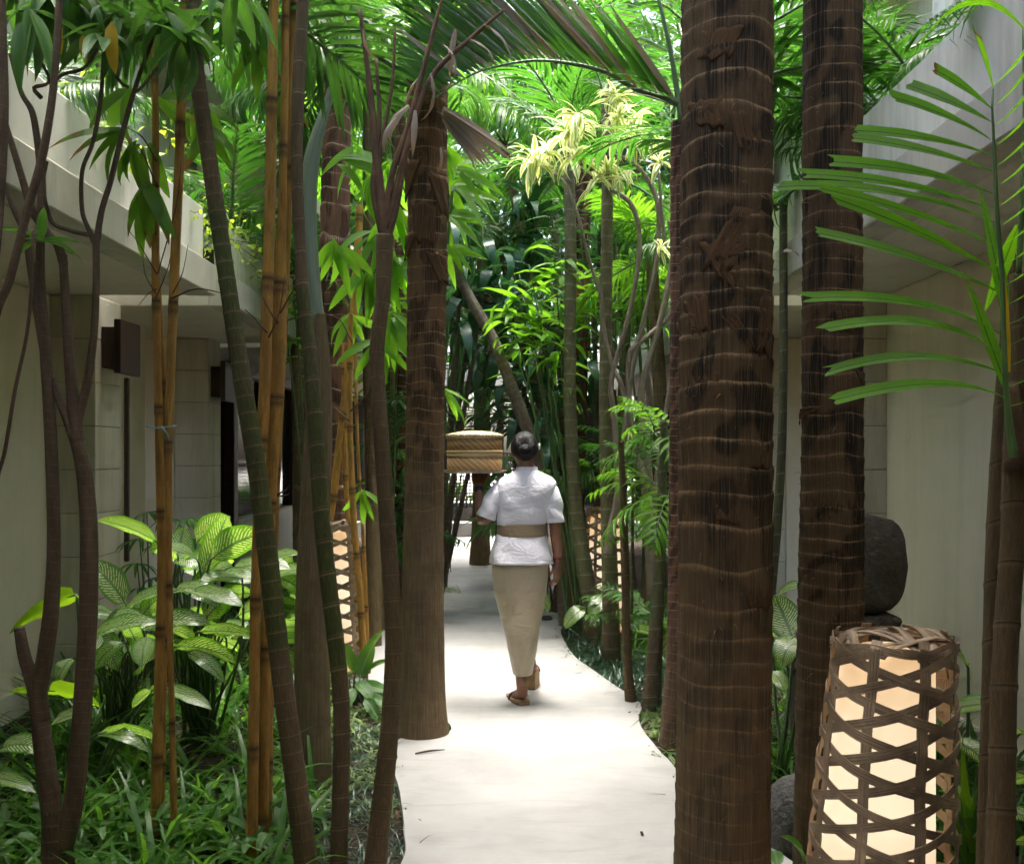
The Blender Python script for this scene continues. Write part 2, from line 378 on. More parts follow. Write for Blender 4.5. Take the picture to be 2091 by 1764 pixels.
    ringed('bamboo', (0.44, 0.22, 0.034), (0.50, 0.285, 0.065), (0.11, 0.060, 0.022), (0.26, 0.155, 0.060))
    ringed('bark_branch', (0.080, 0.053, 0.028), (0.150, 0.105, 0.062), (0.22, 0.16, 0.105), (0.085, 0.055, 0.028))
    ringed('bark_pale', (0.20, 0.165, 0.125), (0.28, 0.235, 0.18), (0.30, 0.26, 0.20), (0.17, 0.13, 0.09))
    q = NM('crownshaft'); uv = q.uv(); n = q.noise(1.0, q.scale(uv, (30, 1.5, 1)), 4)
    q.p(Base_Color=q.ramp(n, [(0.3, (0.11, 0.15, 0.10)), (0.7, (0.19, 0.225, 0.15))]), Roughness=0.5); M['shaft'] = q.m
    M['cut_wood'] = surface_mat('cut wood', (0.03, 0.02, 0.018), (0.07, 0.05, 0.04), 40)
    M['sheath'] = surface_mat('old sheath', (0.045, 0.026, 0.014), (0.125, 0.070, 0.034), 12, 0.85, 0.5, 80)
    q = NM('torn sheath'); uv = q.uv(); st = q.noise(1.0, q.scale(uv, (160, 6, 1)), 4, 0.7); g = q.geo()
    q.p(Base_Color=q.mix(q.ramp(st, [(0.35, 0.0), (0.68, 1.0)]), (0.030, 0.018, 0.010), q.mix(q.noise(9, g, 3), (0.085, 0.048, 0.022), (0.15, 0.085, 0.038))), Roughness=0.9); q.b.inputs['Specular IOR Level'].default_value = 0.1; q.bump(st, 0.8, 0.006); M['scrap'] = q.m
    M['fibre_hair'] = surface_mat('loose fibre', (0.15, 0.09, 0.04), (0.26, 0.16, 0.075), 20, 0.8, 0.1)
    # ---- leaves
    M['dracaena'] = leaf_mat('dracaena leaf', (0.020, 0.065, 0.022), (0.045, 0.115, 0.028), (0.16, 0.42, 0.03), 0.38, 0.30, edge=(0.10, 0.20, 0.045), vein='stripe')
    M['bamboo_leaf'] = leaf_mat('bamboo leaf', (0.045, 0.115, 0.018), (0.085, 0.165, 0.022), (0.28, 0.58, 0.03), 0.50, 0.36, tip=(0.24, 0.12, 0.03), vein='stripe')
    M['bright_leaf'] = leaf_mat('young bright leaf', (0.055, 0.15, 0.020), (0.095, 0.21, 0.030), (0.28, 0.64, 0.025), 0.50, 0.34, vein='stripe')
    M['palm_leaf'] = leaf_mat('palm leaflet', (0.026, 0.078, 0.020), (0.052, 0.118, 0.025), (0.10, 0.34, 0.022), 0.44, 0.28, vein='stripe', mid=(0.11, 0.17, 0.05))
    M['palm_dark'] = leaf_mat('shaded palm leaflet', (0.020, 0.058, 0.022), (0.042, 0.095, 0.026), (0.10, 0.28, 0.025), 0.38, 0.28, vein='stripe')  # darker copy of the palm leaflet, shade put into its colour
    M['palm_front'] = leaf_mat('areca leaflet', (0.030, 0.100, 0.014), (0.045, 0.130, 0.018), (0.26, 0.66, 0.012), 0.62, 0.48, vein='stripe', mid=(0.05, 0.11, 0.02), var=0.15, spec=0.25, tip=(0.20, 0.12, 0.035))
    M['corn_leaf'] = leaf_mat('corn plant leaf', (0.022, 0.075, 0.045), (0.035, 0.105, 0.055), (0.08, 0.26, 0.05), 0.28, 0.27, vein='stripe', spec=0.8)
    M['variegated'] = leaf_mat('variegated leaf', (0.16, 0.30, 0.04), (0.22, 0.36, 0.05), (0.45, 0.66, 0.06), 0.40, 0.34, edge=(0.80, 0.78, 0.44), es=(0.17, 0.22))
    M['dumb'] = leaf_mat('dumb cane leaf', (0.026, 0.085, 0.024), (0.048, 0.135, 0.026), (0.30, 0.72, 0.02), 0.46, 0.26, vein='dumb', mid=(0.15, 0.25, 0.09), spec=0.95)
    M['taro'] = leaf_mat('taro leaf', (0.07, 0.18, 0.016), (0.10, 0.22, 0.02), (0.45, 0.78, 0.02), 0.5, 0.4, vein='side')
    M['arrow'] = leaf_mat('arrowhead leaf', (0.030, 0.095, 0.022), (0.065, 0.15, 0.035), (0.22, 0.48, 0.04), 0.38, 0.33, vein='side', mid=(0.20, 0.27, 0.13))
    M['grass'] = leaf_mat('grass blade', (0.030, 0.090, 0.018), (0.065, 0.160, 0.026), (0.22, 0.52, 0.03), 0.45, 0.32)
    M['mondo'] = leaf_mat('mondo grass blade', (0.025, 0.065, 0.036), (0.050, 0.105, 0.055), (0.07, 0.20, 0.06), 0.25, 0.30, spec=0.7)
    M['spider'] = leaf_mat('spider plant blade', (0.05, 0.13, 0.025), (0.09, 0.18, 0.04), (0.24, 0.45, 0.05), 0.36, 0.38, edge=(0.34, 0.38, 0.20))
    M['vine'] = leaf_mat('creeper leaf', (0.14, 0.25, 0.02), (0.20, 0.32, 0.03), (0.7, 0.95, 0.05), 0.55, 0.42)
    M['dead'] = leaf_mat('dead leaf', (0.13, 0.095, 0.06), (0.30, 0.26, 0.21), (0.22, 0.13, 0.05), 0.25, 0.7, vein='stripe', spec=0.2)
    M['yellow_leaf'] = leaf_mat('yellow leaf', (0.35, 0.22, 0.02), (0.42, 0.27, 0.02), (0.75, 0.48, 0.02), 0.5, 0.45)
    q = NM('petiole'); g = q.geo(); q.p(Base_Color=q.ramp(q.noise(6, g), [(0.3, (0.035, 0.085, 0.02)), (0.7, (0.08, 0.14, 0.04))]), Roughness=0.45); M['petiole'] = q.m
    # ---- lantern
    q = NM('woven strip'); uv = q.uv(); n = q.noise(1.0, q.scale(uv, (14, 1.2, 1)), 5, 0.65); n2 = q.noise(9, q.geo(), 4)
    c = q.mix(q.ramp(n2, [(0.35, 0.0), (0.65, 1.0)]), (0.16, 0.108, 0.060), (0.38, 0.275, 0.175)); c = q.mix(q.ramp(n, [(0.42, 0.0), (0.62, 0.7)]), c, (0.045, 0.028, 0.018))
    q.p(Base_Color=c, Roughness=0.55); q.bump(n, 0.4, 0.003); M['strip'] = q.m
    q = NM('lit paper'); g = q.obj(); n = q.noise(5, g, 5, 0.6)
    q.p(Base_Color=(0.6, 0.45, 0.28), Roughness=0.8); zz = q.sep(g)[2]; zn = q.math('ADD', zz, q.math('MULTIPLY', q.math('SUBTRACT', n, 0.5), 0.25)); q.set(q.b, 'Emission Color', q.ramp(zn, [(0.05, (1.0, 0.60, 0.28)), (0.40, (1.0, 0.83, 0.58)), (0.65, (1.0, 0.82, 0.56)), (0.92, (1.0, 0.62, 0.30))]))
    q.set(q.b, 'Emission Strength', q.ramp(zn, [(0.0, 0.105), (0.45, 0.165), (0.7, 0.15), (0.93, 0.115)])); M['paper'] = q.m
    # ---- basket, tray
    q = NM('basket weave'); uv = q.uv(); s = q.sep(uv)
    a = q.math('SINE', q.math('ADD', q.math('MULTIPLY', s[0], 6.2832 * 26), q.math('MULTIPLY', s[1], 190.0)))
    b = q.math('SINE', q.math('ADD', q.math('MULTIPLY', s[0], 6.2832 * 26), q.math('MULTIPLY', s[1], -520.0)))
    wv = q.math('MULTIPLY', q.ramp(a, [(0.3, 0.0), (0.75, 1.0)]), q.ramp(b, [(0.15, 0.35), (0.7, 1.0)]))
    q.p(Base_Color=q.mix(wv, (0.32, 0.185, 0.07), (0.56, 0.38, 0.17)), Roughness=0.6); q.bump(wv, 0.6, 0.005); M['weave'] = q.m
    q = NM('basket plain'); uv = q.uv(); n = q.noise(1.0, q.scale(uv, (3, 220, 1)), 3)
    q.p(Base_Color=q.ramp(n, [(0.3, (0.44, 0.30, 0.14)), (0.7, (0.60, 0.44, 0.23))]), Roughness=0.55); M['basket'] = q.m
    q = NM('basket lid'); g = q.obj(); s = q.sep(g)
    wv = q.math('MULTIPLY', q.math('ADD', q.math('SINE', q.math('MULTIPLY', s[0], 330.0)), q.math('SINE', q.math('MULTIPLY', s[1], 330.0))), 0.5)
    q.p(Base_Color=q.mix(q.ramp(wv, [(0.2, 0.0), (0.7, 1.0)]), (0.40, 0.29, 0.15), (0.66, 0.54, 0.34)), Roughness=0.6); q.bump(wv, 0.4, 0.004); M['lid'] = q.m
    q = NM('tray metal'); q.p(Base_Color=(0.22, 0.17, 0.125), Metallic=0.35, Roughness=0.35); M['tray'] = q.m
    # ---- woman
    q = NM('skin'); g = q.obj(); n = q.noise(14, g, 4)
    q.p(Base_Color=q.ramp(n, [(0.3, (0.215, 0.098, 0.058)), (0.7, (0.27, 0.128, 0.078))]), Roughness=0.48)
    q.b.inputs['Subsurface Weight'].default_value = 0.08; q.b.inputs['Subsurface Radius'].default_value = (0.02, 0.008, 0.004); M['skin'] = q.m
    q = NM('black hair'); uv = q.uv(); n = q.noise(1.0, q.scale(uv, (70, 2, 1)), 4)
    q.p(Base_Color=q.ramp(n, [(0.3, (0.004, 0.004, 0.005)), (0.7, (0.012, 0.010, 0.010))]), Roughness=q.ramp(n, [(0.3, 0.32), (0.7, 0.6)])); q.b.inputs['Specular IOR Level'].default_value = 0.15; q.bump(n, 1.0, 0.008); M['hair'] = q.m
    def cloth(name, c1, c2, weave=900, rough=0.8, b=0.1):
        q = NM(name); g = q.obj(); n = q.noise(5, g, 4); s = q.noise(weave, g, 2)
        q.p(Base_Color=q.ramp(n, [(0.3, c1), (0.7, c2)]), Roughness=rough)
        q.b.inputs['Sheen Weight'].default_value = 0.15
        wr = q.noise(1.0, q.scale(g, (9, 9, 16)), 3, 0.5, 1.6); wr2 = q.noise(1.0, q.scale(g, (26, 26, 34)), 2, 0.5, 1.0)
        q.bump(q.math('ADD', q.math('ADD', q.math('MULTIPLY', s, 0.04), wr), q.math('MULTIPLY', wr2, 0.25)), 0.28 if weave > 800 else 0.25, 0.03); M[name] = q.m
    cloth('white_shirt', (0.70, 0.68, 0.74), (0.76, 0.745, 0.79)); cloth('sash', (0.25, 0.175, 0.105), (0.30, 0.215, 0.135)); cloth('skirt', (0.42, 0.345, 0.235), (0.47, 0.39, 0.275), 700, 0.45)
    M['sole'] = surface_mat('wedge cork', (0.30, 0.18, 0.085), (0.40, 0.25, 0.13), 60, 0.6, 0.3, 200)
    q = NM('black strap'); q.p(Base_Color=(0.012, 0.011, 0.010), Roughness=0.4); M['black'] = q.m
    q = NM('red thread'); q.p(Base_Color=(0.22, 0.03, 0.03), Roughness=0.7); M['red'] = q.m
    q = NM('petal'); q.p(Base_Color=(0.85, 0.82, 0.7), Roughness=0.6); M['petal'] = q.m
    q = NM('blue twine'); q.p(Base_Color=(0.10, 0.25, 0.27), Roughness=0.6); M['twine'] = q.m
    M['litter'] = surface_mat('leaf litter', (0.05, 0.03, 0.018), (0.14, 0.085, 0.05), 30, 0.9, 0.3)
build_materials()
# ================================================================== ground, path
def ngon_slab(name, pts, z, depth, m, kind='structure'):
    bm = bmesh.new()
    top = [bm.verts.new((p[0], p[1], z)) for p in pts]; bot = [bm.verts.new((p[0], p[1], z - depth)) for p in pts]
    bm.faces.new(top)
    n = len(pts)
    for i in range(n): bm.faces.new((top[i], bot[i], bot[(i + 1) % n], top[(i + 1) % n]))
    bmesh.ops.triangulate(bm, faces=[f for f in bm.faces if len(f.verts) > 4])
    bmesh.ops.recalc_face_normals(bm, faces=bm.faces)
    me = bpy.data.meshes.new(name); bm.to_mesh(me); bm.free(); me.materials.append(m)
    o = add(name, me); o['kind'] = kind; return o
SOIL = -0.05
# soil sheet with gentle unevenness near the camera, reaching far out behind the pavilion
gx = np.concatenate([[-150, -60, -20], np.linspace(-5, 5, 90), [20, 60, 150]]); gy = np.concatenate([[-60, -20], np.linspace(-6, 20, 150), [40, 90, 300]])
GX, GY = np.meshgrid(gx, gy); GZ = SOIL + 0.018 * vnoise(GX * 2.3, GY * 2.3, 3) + 0.010 * vnoise(GX * 7, GY * 7, 4)
ii = np.arange(GX.size).reshape(GX.shape); ff = np.stack([ii[:-1, :-1], ii[:-1, 1:], ii[1:, 1:], ii[1:, :-1]], -1).reshape(-1, 4)
g = add('ground', mesh('ground', [(np.stack([GX, GY, GZ], -1).reshape(-1, 3), ff, None, {}, 0)], M['soil'])); g['kind'] = 'structure'
o = add('terrace', mesh('terrace', [box(-40, 40, 20.8, 90, -0.2, 0.02)], M['parapet'], False)); o['kind'] = 'structure'

def smooth2(pts, ds=0.05):
    c, _ = catmull([Vector((p[0], p[1], 0)) for p in pts], ds); return [tuple(x) for x in c]
left_edge = [(-0.62, -2.0), (-0.60, 1.5), (-0.50, 2.9)] + [tuple(G(u, v)[:2]) for u, v in
    [(818, 1764), (826, 1700), (815, 1610), (798, 1555), (802, 1522), (826, 1503), (870, 1499), (905, 1497), (922, 1488), (905, 1470), (830, 1462), (800, 1440), (782, 1410), (742, 1388), (690, 1380)]]
left_edge2 = [tuple(G(u, v)[:2]) for u, v in [(620, 1340), (700, 1300), (770, 1280), (800, 1262), (815, 1220), (830, 1170), (850, 1130), (868, 1100)]]
right_edge = [(1.55, -2.0), (1.5, 1.2), (1.30, 2.2), (1.15, 3.2)] + [tuple(G(u, v)[:2]) for u, v in
    [(1600, 1745), (1560, 1690)]] + [(0.72, 3.75)] + [tuple(G(u, v)[:2]) for u, v in
    [(1382, 1575), (1345, 1530), (1312, 1488), (1304, 1462), (1310, 1440), (1292, 1422), (1262, 1403), (1215, 1370), (1172, 1338), (1148, 1300), (1146, 1282), (1165, 1268), (1178, 1260), (1150, 1252), (1112, 1246), (1112, 1225), (1130, 1200), (1128, 1160), (1105, 1120), (1090, 1092)]]
path_pts = smooth2(left_edge) + smooth2(left_edge2) + smooth2(right_edge)[::-1]
path = ngon_slab('path', path_pts, 0.0, 0.09, M['path'])
path_np = np.array(path_pts)
def in_path(x, y, pad=0.0):
    """vectorised point in polygon"""
    x = np.asarray(x, float); y = np.asarray(y, float); ins = np.zeros(x.shape, bool); p = path_np; j = len(p) - 1
    for i in range(len(p)):
        c = ((p[i, 1] > y) != (p[j, 1] > y)) & (x < (p[j, 0] - p[i, 0]) * (y - p[i, 1]) / (p[j, 1] - p[i, 1] + 1e-12) + p[i, 0]); ins ^= c; j = i
    return ins

# ================================================================== buildings
def bx(name, parent, x0, x1, y0, y1, z0, z1, m, bev=0.008): return add(name, bevel_box(name, min(x0, x1), max(x0, x1), y0, y1, z0, z1, M[m], bev), parent)
def stone_pier(parent, xa, xb, y0, y1, zt, courses=9):
    core = bx('pier', parent, xa, xb + (0.006 if xb < xa else -0.006), y0 + 0.006, y1 - 0.006, -0.1, zt, 'mortar', 0)
    h = zt / courses
    for k in range(courses):
        d = U(-0.002, 0.002)
        add('stone_block', bevel_box('stone_block', min(xa, xb) + d, max(xa, xb) + d, y0 + U(-0.002, 0.002), y1 + U(-0.002, 0.002), k * h + 0.002, (k + 1) * h - 0.002, M['stone_block'], 0.004), core)
def building(name, label, s, xw, xe, rear=False):
    """s = -1 on the left of the path, +1 on the right; xw wall plane, xe slab edge over the beds"""
    t = thing(name, label, 'building', (s * (abs(xw) + 0.2), 6, 0))
    bx('wall', t, xw, xw + s * 0.35, -6.0, 7.91, -0.15, 2.47, 'wall')
    bx('wall_base', t, xw - s * 0.03, xw - s * 0.002, -6.0, 6.24, -0.15, 0.10, 'soffit', 0.01)
    stone_pier(t, xw, xw - s * 0.29, 6.26, 6.67, 2.466)
    stone_pier(t, xw, xw - s * 0.29, 8.59, 8.95, 2.466)
    bx('recess_wall', t, xw + s * 0.85, xw + s * 1.0, 7.85, 8.7, -0.15, 2.47, 'wall')
    bx('recess_return', t, xw + s * 0.004, xw + s * 0.84, 8.6, 8.8, -0.15, 2.468, 'wall')
    # timber door and low window beyond the second pier
    bx('wall', t, xw + s * 0.05, xw + s * 0.35, 9.0, 9.25, -0.15, 2.468, 'wall')
    d = bx('door', t, xw + s * 0.12, xw + s * 0.17, 9.36, 10.5, 0.0, 2.28, 'glass', 0.004)
    for (a, b, c, e) in ((9.25, 9.36, 0, 2.38), (10.5, 10.62, 0, 2.38)): bx('door_frame', d, xw + s * 0.02, xw + s * 0.2, a, b, c, e, 'wood')
    bx('door_frame', d, xw + s * 0.022, xw + s * 0.198, 9.362, 10.498, 2.28, 2.38, 'wood')
    bx('handle', d, xw + s * 0.07, xw + s * 0.115, 9.42, 9.45, 0.95, 1.25, 'wood', 0.005)
    bx('dado', t, xw, xw + s * 0.3, 10.63, 16.8, -0.15, 0.78, 'soffit')
    wdw = bx('window', t, xw + s * 0.14, xw + s * 0.17, 10.66, 16.8, 0.78, 2.34, 'glass', 0)
    for k, y in enumerate((10.64, 12.1, 13.6, 15.1, 16.6)): bx('window_post', wdw, xw + s * 0.05, xw + s * 0.2, y, y + 0.13, 0.782, 2.34, 'wood')
    bx('window_head', wdw, xw + s * 0.04, xw + s * 0.21, 10.64, 16.8, 2.342, 2.468, 'wood')
    bx('back_wall', t, xw + s * 0.6, xw + s * 0.8, 8.9, 17.0, -0.15, 2.46, 'room', 0)
    # canopy slabs: soffit, fascia and planter parapet in three lengths with open joints between
    for k, (y0, y1) in enumerate(((-6.0, 6.30), (6.75, 9.0), (9.4, 17.0))):
        bx('canopy_slab', t, xe + s * 0.004, xw + s * 1.6, y0, y1, 2.47, 2.60, 'soffit', 0.006)
        bx('fascia', t, xe, xe + s * 0.18, y0 + (-0.006 if k else 0), y1 + 0.006, 2.466, 2.66, 'fascia', 0.006)
        pm = 'mossy_parapet' if k == 1 else 'parapet'
        bx('parapet', t, xe + s * 0.03, xe + s * 0.15, y0 + 0.01, y1 - 0.15, 2.662, 2.99, pm, 0.01)
        bx('parapet_return', t, xe + s * 0.152, xw + s * 0.2, y1 - 0.28, y1 - 0.152, 2.602, 2.985, pm, 0.01)
        bx('planter_soil', t, xe + s * 0.16, xw + s * 0.3, y0 + 0.02, y1 - 0.29, 2.605, 2.86, 'soil', 0)
    # upper storey set back behind the planters
    bx('upper_wall', t, xw + s * 0.45, xw + s * 0.8, -6.0, 17.0, 2.61, 4.75, 'parapet')
    for y in (1.2, 3.4, 5.6, 7.9, 10.4, 13.0): bx('upper_column', t, xw + s * 0.12, xw + s * 0.38, y, y + 0.28, 2.87, 4.75, 'parapet')
    bx('upper_roof', t, xw - s * 0.25, xw + s * 2.4, -6.0, 17.0, 4.752, 4.95, 'soffit')
    if rear:  # unseen wall and roof added behind the camera to cut fill on the trunks
        bx('unseen_shade_wall', t, -2.85, 2.3, -5.9, -5.6, -0.15, 4.6, 'wall')
        bx('unseen_shade_roof', t, -1.84, 1.52, -5.9, 1.5, 3.1, 3.3, 'soffit')
    return t
bl = building('villa_wing', 'cream villa wing with stone piers and a planter parapet beside the dumb canes', -1, -2.90, -1.87, True)
br = building('villa_wing', 'grey green shaded villa wing behind the large woven lantern', 1, 2.35, 1.55)

def sconce(x, y, z, s, label):
    t = thing('wall_lamp', label, 'wall lamp', (x, y, z), 'dark timber wall lamps on the stone piers')
    bx('body', t, x, x + 0.10, y - 0.10, y + 0.12, z - 0.13, z + 0.13, 'wood', 0.004)
    bx('shade', t, x + 0.102, x + 0.145, y - 0.16, y + 0.18, z - 0.17, z + 0.17, 'wood', 0.004)
    return t
sconce(-2.61, 6.45, 2.15, -1, 'dark timber wall lamp high on the near stone pier')
sconce(-2.61, 8.75, 2.10, -1, 'dark timber wall lamp on the far pier beside the doorway')
o = add('timber_batten', bevel_box('timber_batten', -2.60, -2.57, 6.69, 6.72, 0.75, 1.98, M['wood'], 0.004)); tag(o, 'thin upright timber batten below the near wall lamp', 'batten')

# ------------------------------------------------------------------ pavilion at the far end
t = thing('pavilion', 'dark timber pavilion with lattice screens closing the far end of the path', 'pavilion', (0, 19.6, 0))
bx('step', t, -4.5, 5.5, 18.75, 19.3, -0.1, 0.20, 'fascia')
bx('floor', t, -4.5, 5.5, 19.35, 21.6, -0.1, 0.44, 'basalt')
for x in (-4.2, -2.9, -1.42, -0.30, 1.0, 2.42, 3.35, 4.8):
    bx('post', t, x, x + 0.14, 19.5, 19.64, 0.442, 2.72, 'wood')
bx('beam', t, -4.5, 5.5, 19.46, 19.68, 2.722, 2.90, 'wood')
bx('roof_fascia', t, -4.6, 5.6, 19.1, 19.3, 2.80, 3.22, 'parapet'); bx('roof', t, -4.6, 5.6, 19.302, 22.0, 2.902, 3.2, 'fascia')
bx('solid_panel', t, -4.5, -1.44, 20.9, 21.0, 0.442, 2.72, 'room'); bx('solid_panel', t, 0.5, 2.40, 20.9, 21.0, 0.442, 2.72, 'room'); bx('solid_panel', t, 3.5, 5.5, 20.9, 21.0, 0.442, 2.72, 'room')
def lattice(x0, x1, z0, z1):
    pr = []; n = int((x1 - x0) / 0.062); m_ = int((z1 - z0) / 0.062)
    for k in range(n + 1): x = x0 + (x1 - x0) * k / n; pr.append(box(x - 0.012, x + 0.012, 19.55, 19.56, z0, z1))
    for k in range(m_ + 1): z = z0 + (z1 - z0) * k / m_; pr.append(box(x0, x1, 19.562, 19.572, z - 0.012, z + 0.012))
    add('lattice_screen', mesh('lattice_screen', pr, M['wood'], False), t)
lattice(-1.28, -0.30, 0.46, 1.25); lattice(2.56, 3.35, 0.46, 1.65); lattice(-0.16, 1.0, 0.46, 1.5)
bx('rail', t, -1.28, -0.3, 19.52, 19.6, 1.252, 1.31, 'wood'); bx('rail', t, 2.56, 3.35, 19.52, 19.6, 1.652, 1.72, 'wood')
# ================================================================== trunks, canes and their leaves
def sstep(a, b, x): t = np.clip((x - a) / (b - a), 0, 1); return t * t * (3 - 2 * t)
def rf_fibre(h, amp, seed, a0=0.0, a1=1.0, lo=0.2, wavy=0.15, flare=0.0):
    def f(TH, S, L):
        c, s = np.cos(TH), np.sin(TH)
        w = wavy * vnoise(1.3 * c + 20, 1.3 * s + S * 2.6, seed) + 0.10 * wavy * vnoise(5 * c + 9, 5 * s + S * 5, seed + 1)
        hh = S / h + 1.5 * vnoise(S * 2.1, S * 0 + 3.3, seed + 2) + w
        fr = hh - np.floor(hh)
        ag = lo + (1 - lo) * sstep(a0, a1, S)
        m = 1 + amp * ag * (fr ** 1.5 * (1 - sstep(0.84, 1.0, fr)) - 0.3) + 0.010 * vnoise(9 * c, 9 * s + S * 14, seed + 4) * (0.3 + ag)
        m = m + 0.018 * vnoise(1.5 * c, 1.5 * s + S * 1.1, seed + 5)
        if flare: m = m + flare * np.exp(-S / 0.12)
        return m, {'phase': hh + 50, 'age': ag, 'rnd': np.clip(0.5 + 0.55 * vnoise(hh * 1.0 + 2.0 * c, 2.0 * s + 5.5, seed + 3) + 0.3 * vnoise(3 * c, 3 * s + S * 5, seed + 7), 0, 1)}
    return f
def rf_ring(h, amp, seed, a0=0.3, a1=1.6, top=1.0, tilt=0.06, vary=0.35, base=0.0, fall=None):
    def f(TH, S, L):
        c, s = np.cos(TH), np.sin(TH)
        hh = S / h + vary * vnoise(S * 0.9, S * 0 + 1.7, seed) + tilt * c + tilt * 0.7 * s * math.sin(seed)
        fr = hh - np.floor(hh)
        m = 1 + amp * np.exp(-((fr - 0.95) / 0.035) ** 2) + amp * 0.35 * np.exp(-(fr / 0.08) ** 2) + 0.02 * vnoise(1.2 * c, 1.2 * s + S * 3, seed + 1)
        ag = base + (top - base) * sstep(a0, a1, S)
        if fall: ag = ag * (1 - 0.9 * sstep(fall[0], fall[1], S))
        return m, {'phase': hh + 50, 'age': ag}
    return f
def px_path(pts, Y):
    """pts: (u, v, width in px) from the top down; Y one depth or (top, bottom)"""
    n = len(pts); y0, y1 = (Y, Y) if not isinstance(Y, tuple) else Y
    out, rad = [], []
    for i, (u, v, wd) in enumerate(pts):
        k = i / max(1, n - 1); y = y0 + (y1 - y0) * k
        out.append(P(u, v, y)); rad.append(wd * 0.5 * y / F)
    return out, rad
def grounded(pts, Y, flare=1.0):
    p, r = px_path(pts, Y)
    if p[-1].z > 0.03:
        d = (p[-1] - p[-2]); d = d / max(1e-3, -d.z) * (p[-1].z + 0.07); p.append(p[-1] + Vector((d.x * 0.5, d.y * 0.5, -(p[-1].z + 0.07)))); r.append(r[-1] * flare)
    else: p[-1].z = min(p[-1].z, -0.06)
    return p[::-1], r[::-1]
def stem(parent, name, pts, Y, m, rf=None, nseg=12, ds=0.03, on_ground=True, flare=1.0):
    p, r = grounded(pts, Y, flare) if on_ground else tuple(x[::-1] for x in px_path(pts, Y))
    return add(name, mesh(name, [tube(p, r, nseg, ds, rf)], M[m]), parent), p, r
def base_of(pts, Y):
    p, r = grounded(pts, Y); return Vector((p[0].x, p[0].y, 0))

# ---- frond meshes shared by the crowns
def frond_arrays(seed, n=26, bend=1.0, Lf=0.42, lw=0.032, rise=0.35, droop=0.6, a0=70, a1=28, start=0.14, blunt=False, prof='lance', seg=4, curl=0.0):
    r = np.random.default_rng(seed); t = np.linspace(0, 1, 15)
    a = -bend * t ** 1.35; y = np.concatenate([[0], np.cumsum(np.cos(a[1:]) / 14)]); z = np.concatenate([[0], np.cumsum(np.sin(a[1:]) / 14)])
    x = curl * t ** 2
    c = np.stack([x, y, z], -1)
    parts = [tube([Vector(q) for q in c[::2]], [0.011 * (1 - 0.85 * k) + 0.0015 for k in t[::2]], 5, 0.12)]
    parts[0] = (parts[0][0], parts[0][1], parts[0][2], {}, 1)
    for i in range(n):
        k = start + (1 - start) * (i + 0.5) / n
        for sgn in (-1, 1):
            kk = min(0.999, k + r.uniform(-0.008, 0.008)); p = np.array([np.interp(kk, t, c[:, j]) for j in range(3)])
            al = np.interp(kk, t, a); T = np.array([0, math.cos(al), math.sin(al)]); N = np.array([0, -math.sin(al), math.cos(al)]); S = np.array([sgn, 0, 0])
            an = R(a0 + (a1 - a0) * k + r.uniform(-5, 5)); ri = rise * (1 - 0.5 * k) + r.uniform(-0.12, 0.12)
            d = T * math.cos(an) + (S * math.cos(ri) + N * math.sin(ri)) * math.sin(an)
            L = Lf * math.sin(math.pi * (0.13 + 0.80 * k)) ** 0.75 * r.uniform(0.9, 1.06)
            V, f, UV = leaf_arrays(L=L, W=lw * (0.75 + 0.25 * math.sin(math.pi * k)), n=seg, prof=prof, droop=droop * r.uniform(0.6, 1.4), fold=0.35, twist=r.uniform(-0.3, 0.3), blunt=blunt, seed=int(r.integers(999)))
            Mx = orient(p, Vector(d), Vector(N), 1.0)
            parts.append((xform(V, Mx), f, UV, {}, 0))
    return parts
FR = {}
def frond_mesh(kind, k, leafm):
    key = (kind, k, leafm)
    if key not in FR:
        spec = {'areca': dict(n=26, bend=0.95, Lf=0.40, lw=0.030, rise=0.45, droop=0.5),
                'feather': dict(n=34, bend=0.75, Lf=0.36, lw=0.020, rise=0.25, droop=0.9),
                'wide': dict(n=15, bend=1.0, Lf=0.42, lw=0.055, rise=0.35, droop=0.5, prof='cut', blunt=True),
                'small': dict(n=9, bend=0.9, Lf=0.42, lw=0.055, rise=0.3, droop=0.6)}[kind]
        FR[key] = mesh('frond', frond_arrays(100 + k * 7 + len(kind), curl=(k % 3 - 1) * 0.12, **spec), [M[leafm], M['petiole']])
    return FR[key]
def crown(t, top, n, L, kind='areca', leafm='palm_leaf', el=(15, 75), az=None, nm='frond', seed=0, jitter=0.03):
    r = random.Random(seed)
    for i in range(n):
        a = az[i % len(az)] + r.uniform(-12, 12) if az else (360.0 * i / n + r.uniform(-22, 22))
        e = r.uniform(*el); d = dirv(R(a), R(e))
        add(nm, frond_mesh(kind, r.randrange(4), leafm), t, orient(Vector(top) + Vector((r.uniform(-1, 1), r.uniform(-1, 1), r.uniform(-1, 1))) * jitter, d, (0, 0, 1), L * r.uniform(0.85, 1.12), r.uniform(-0.5, 0.5)))

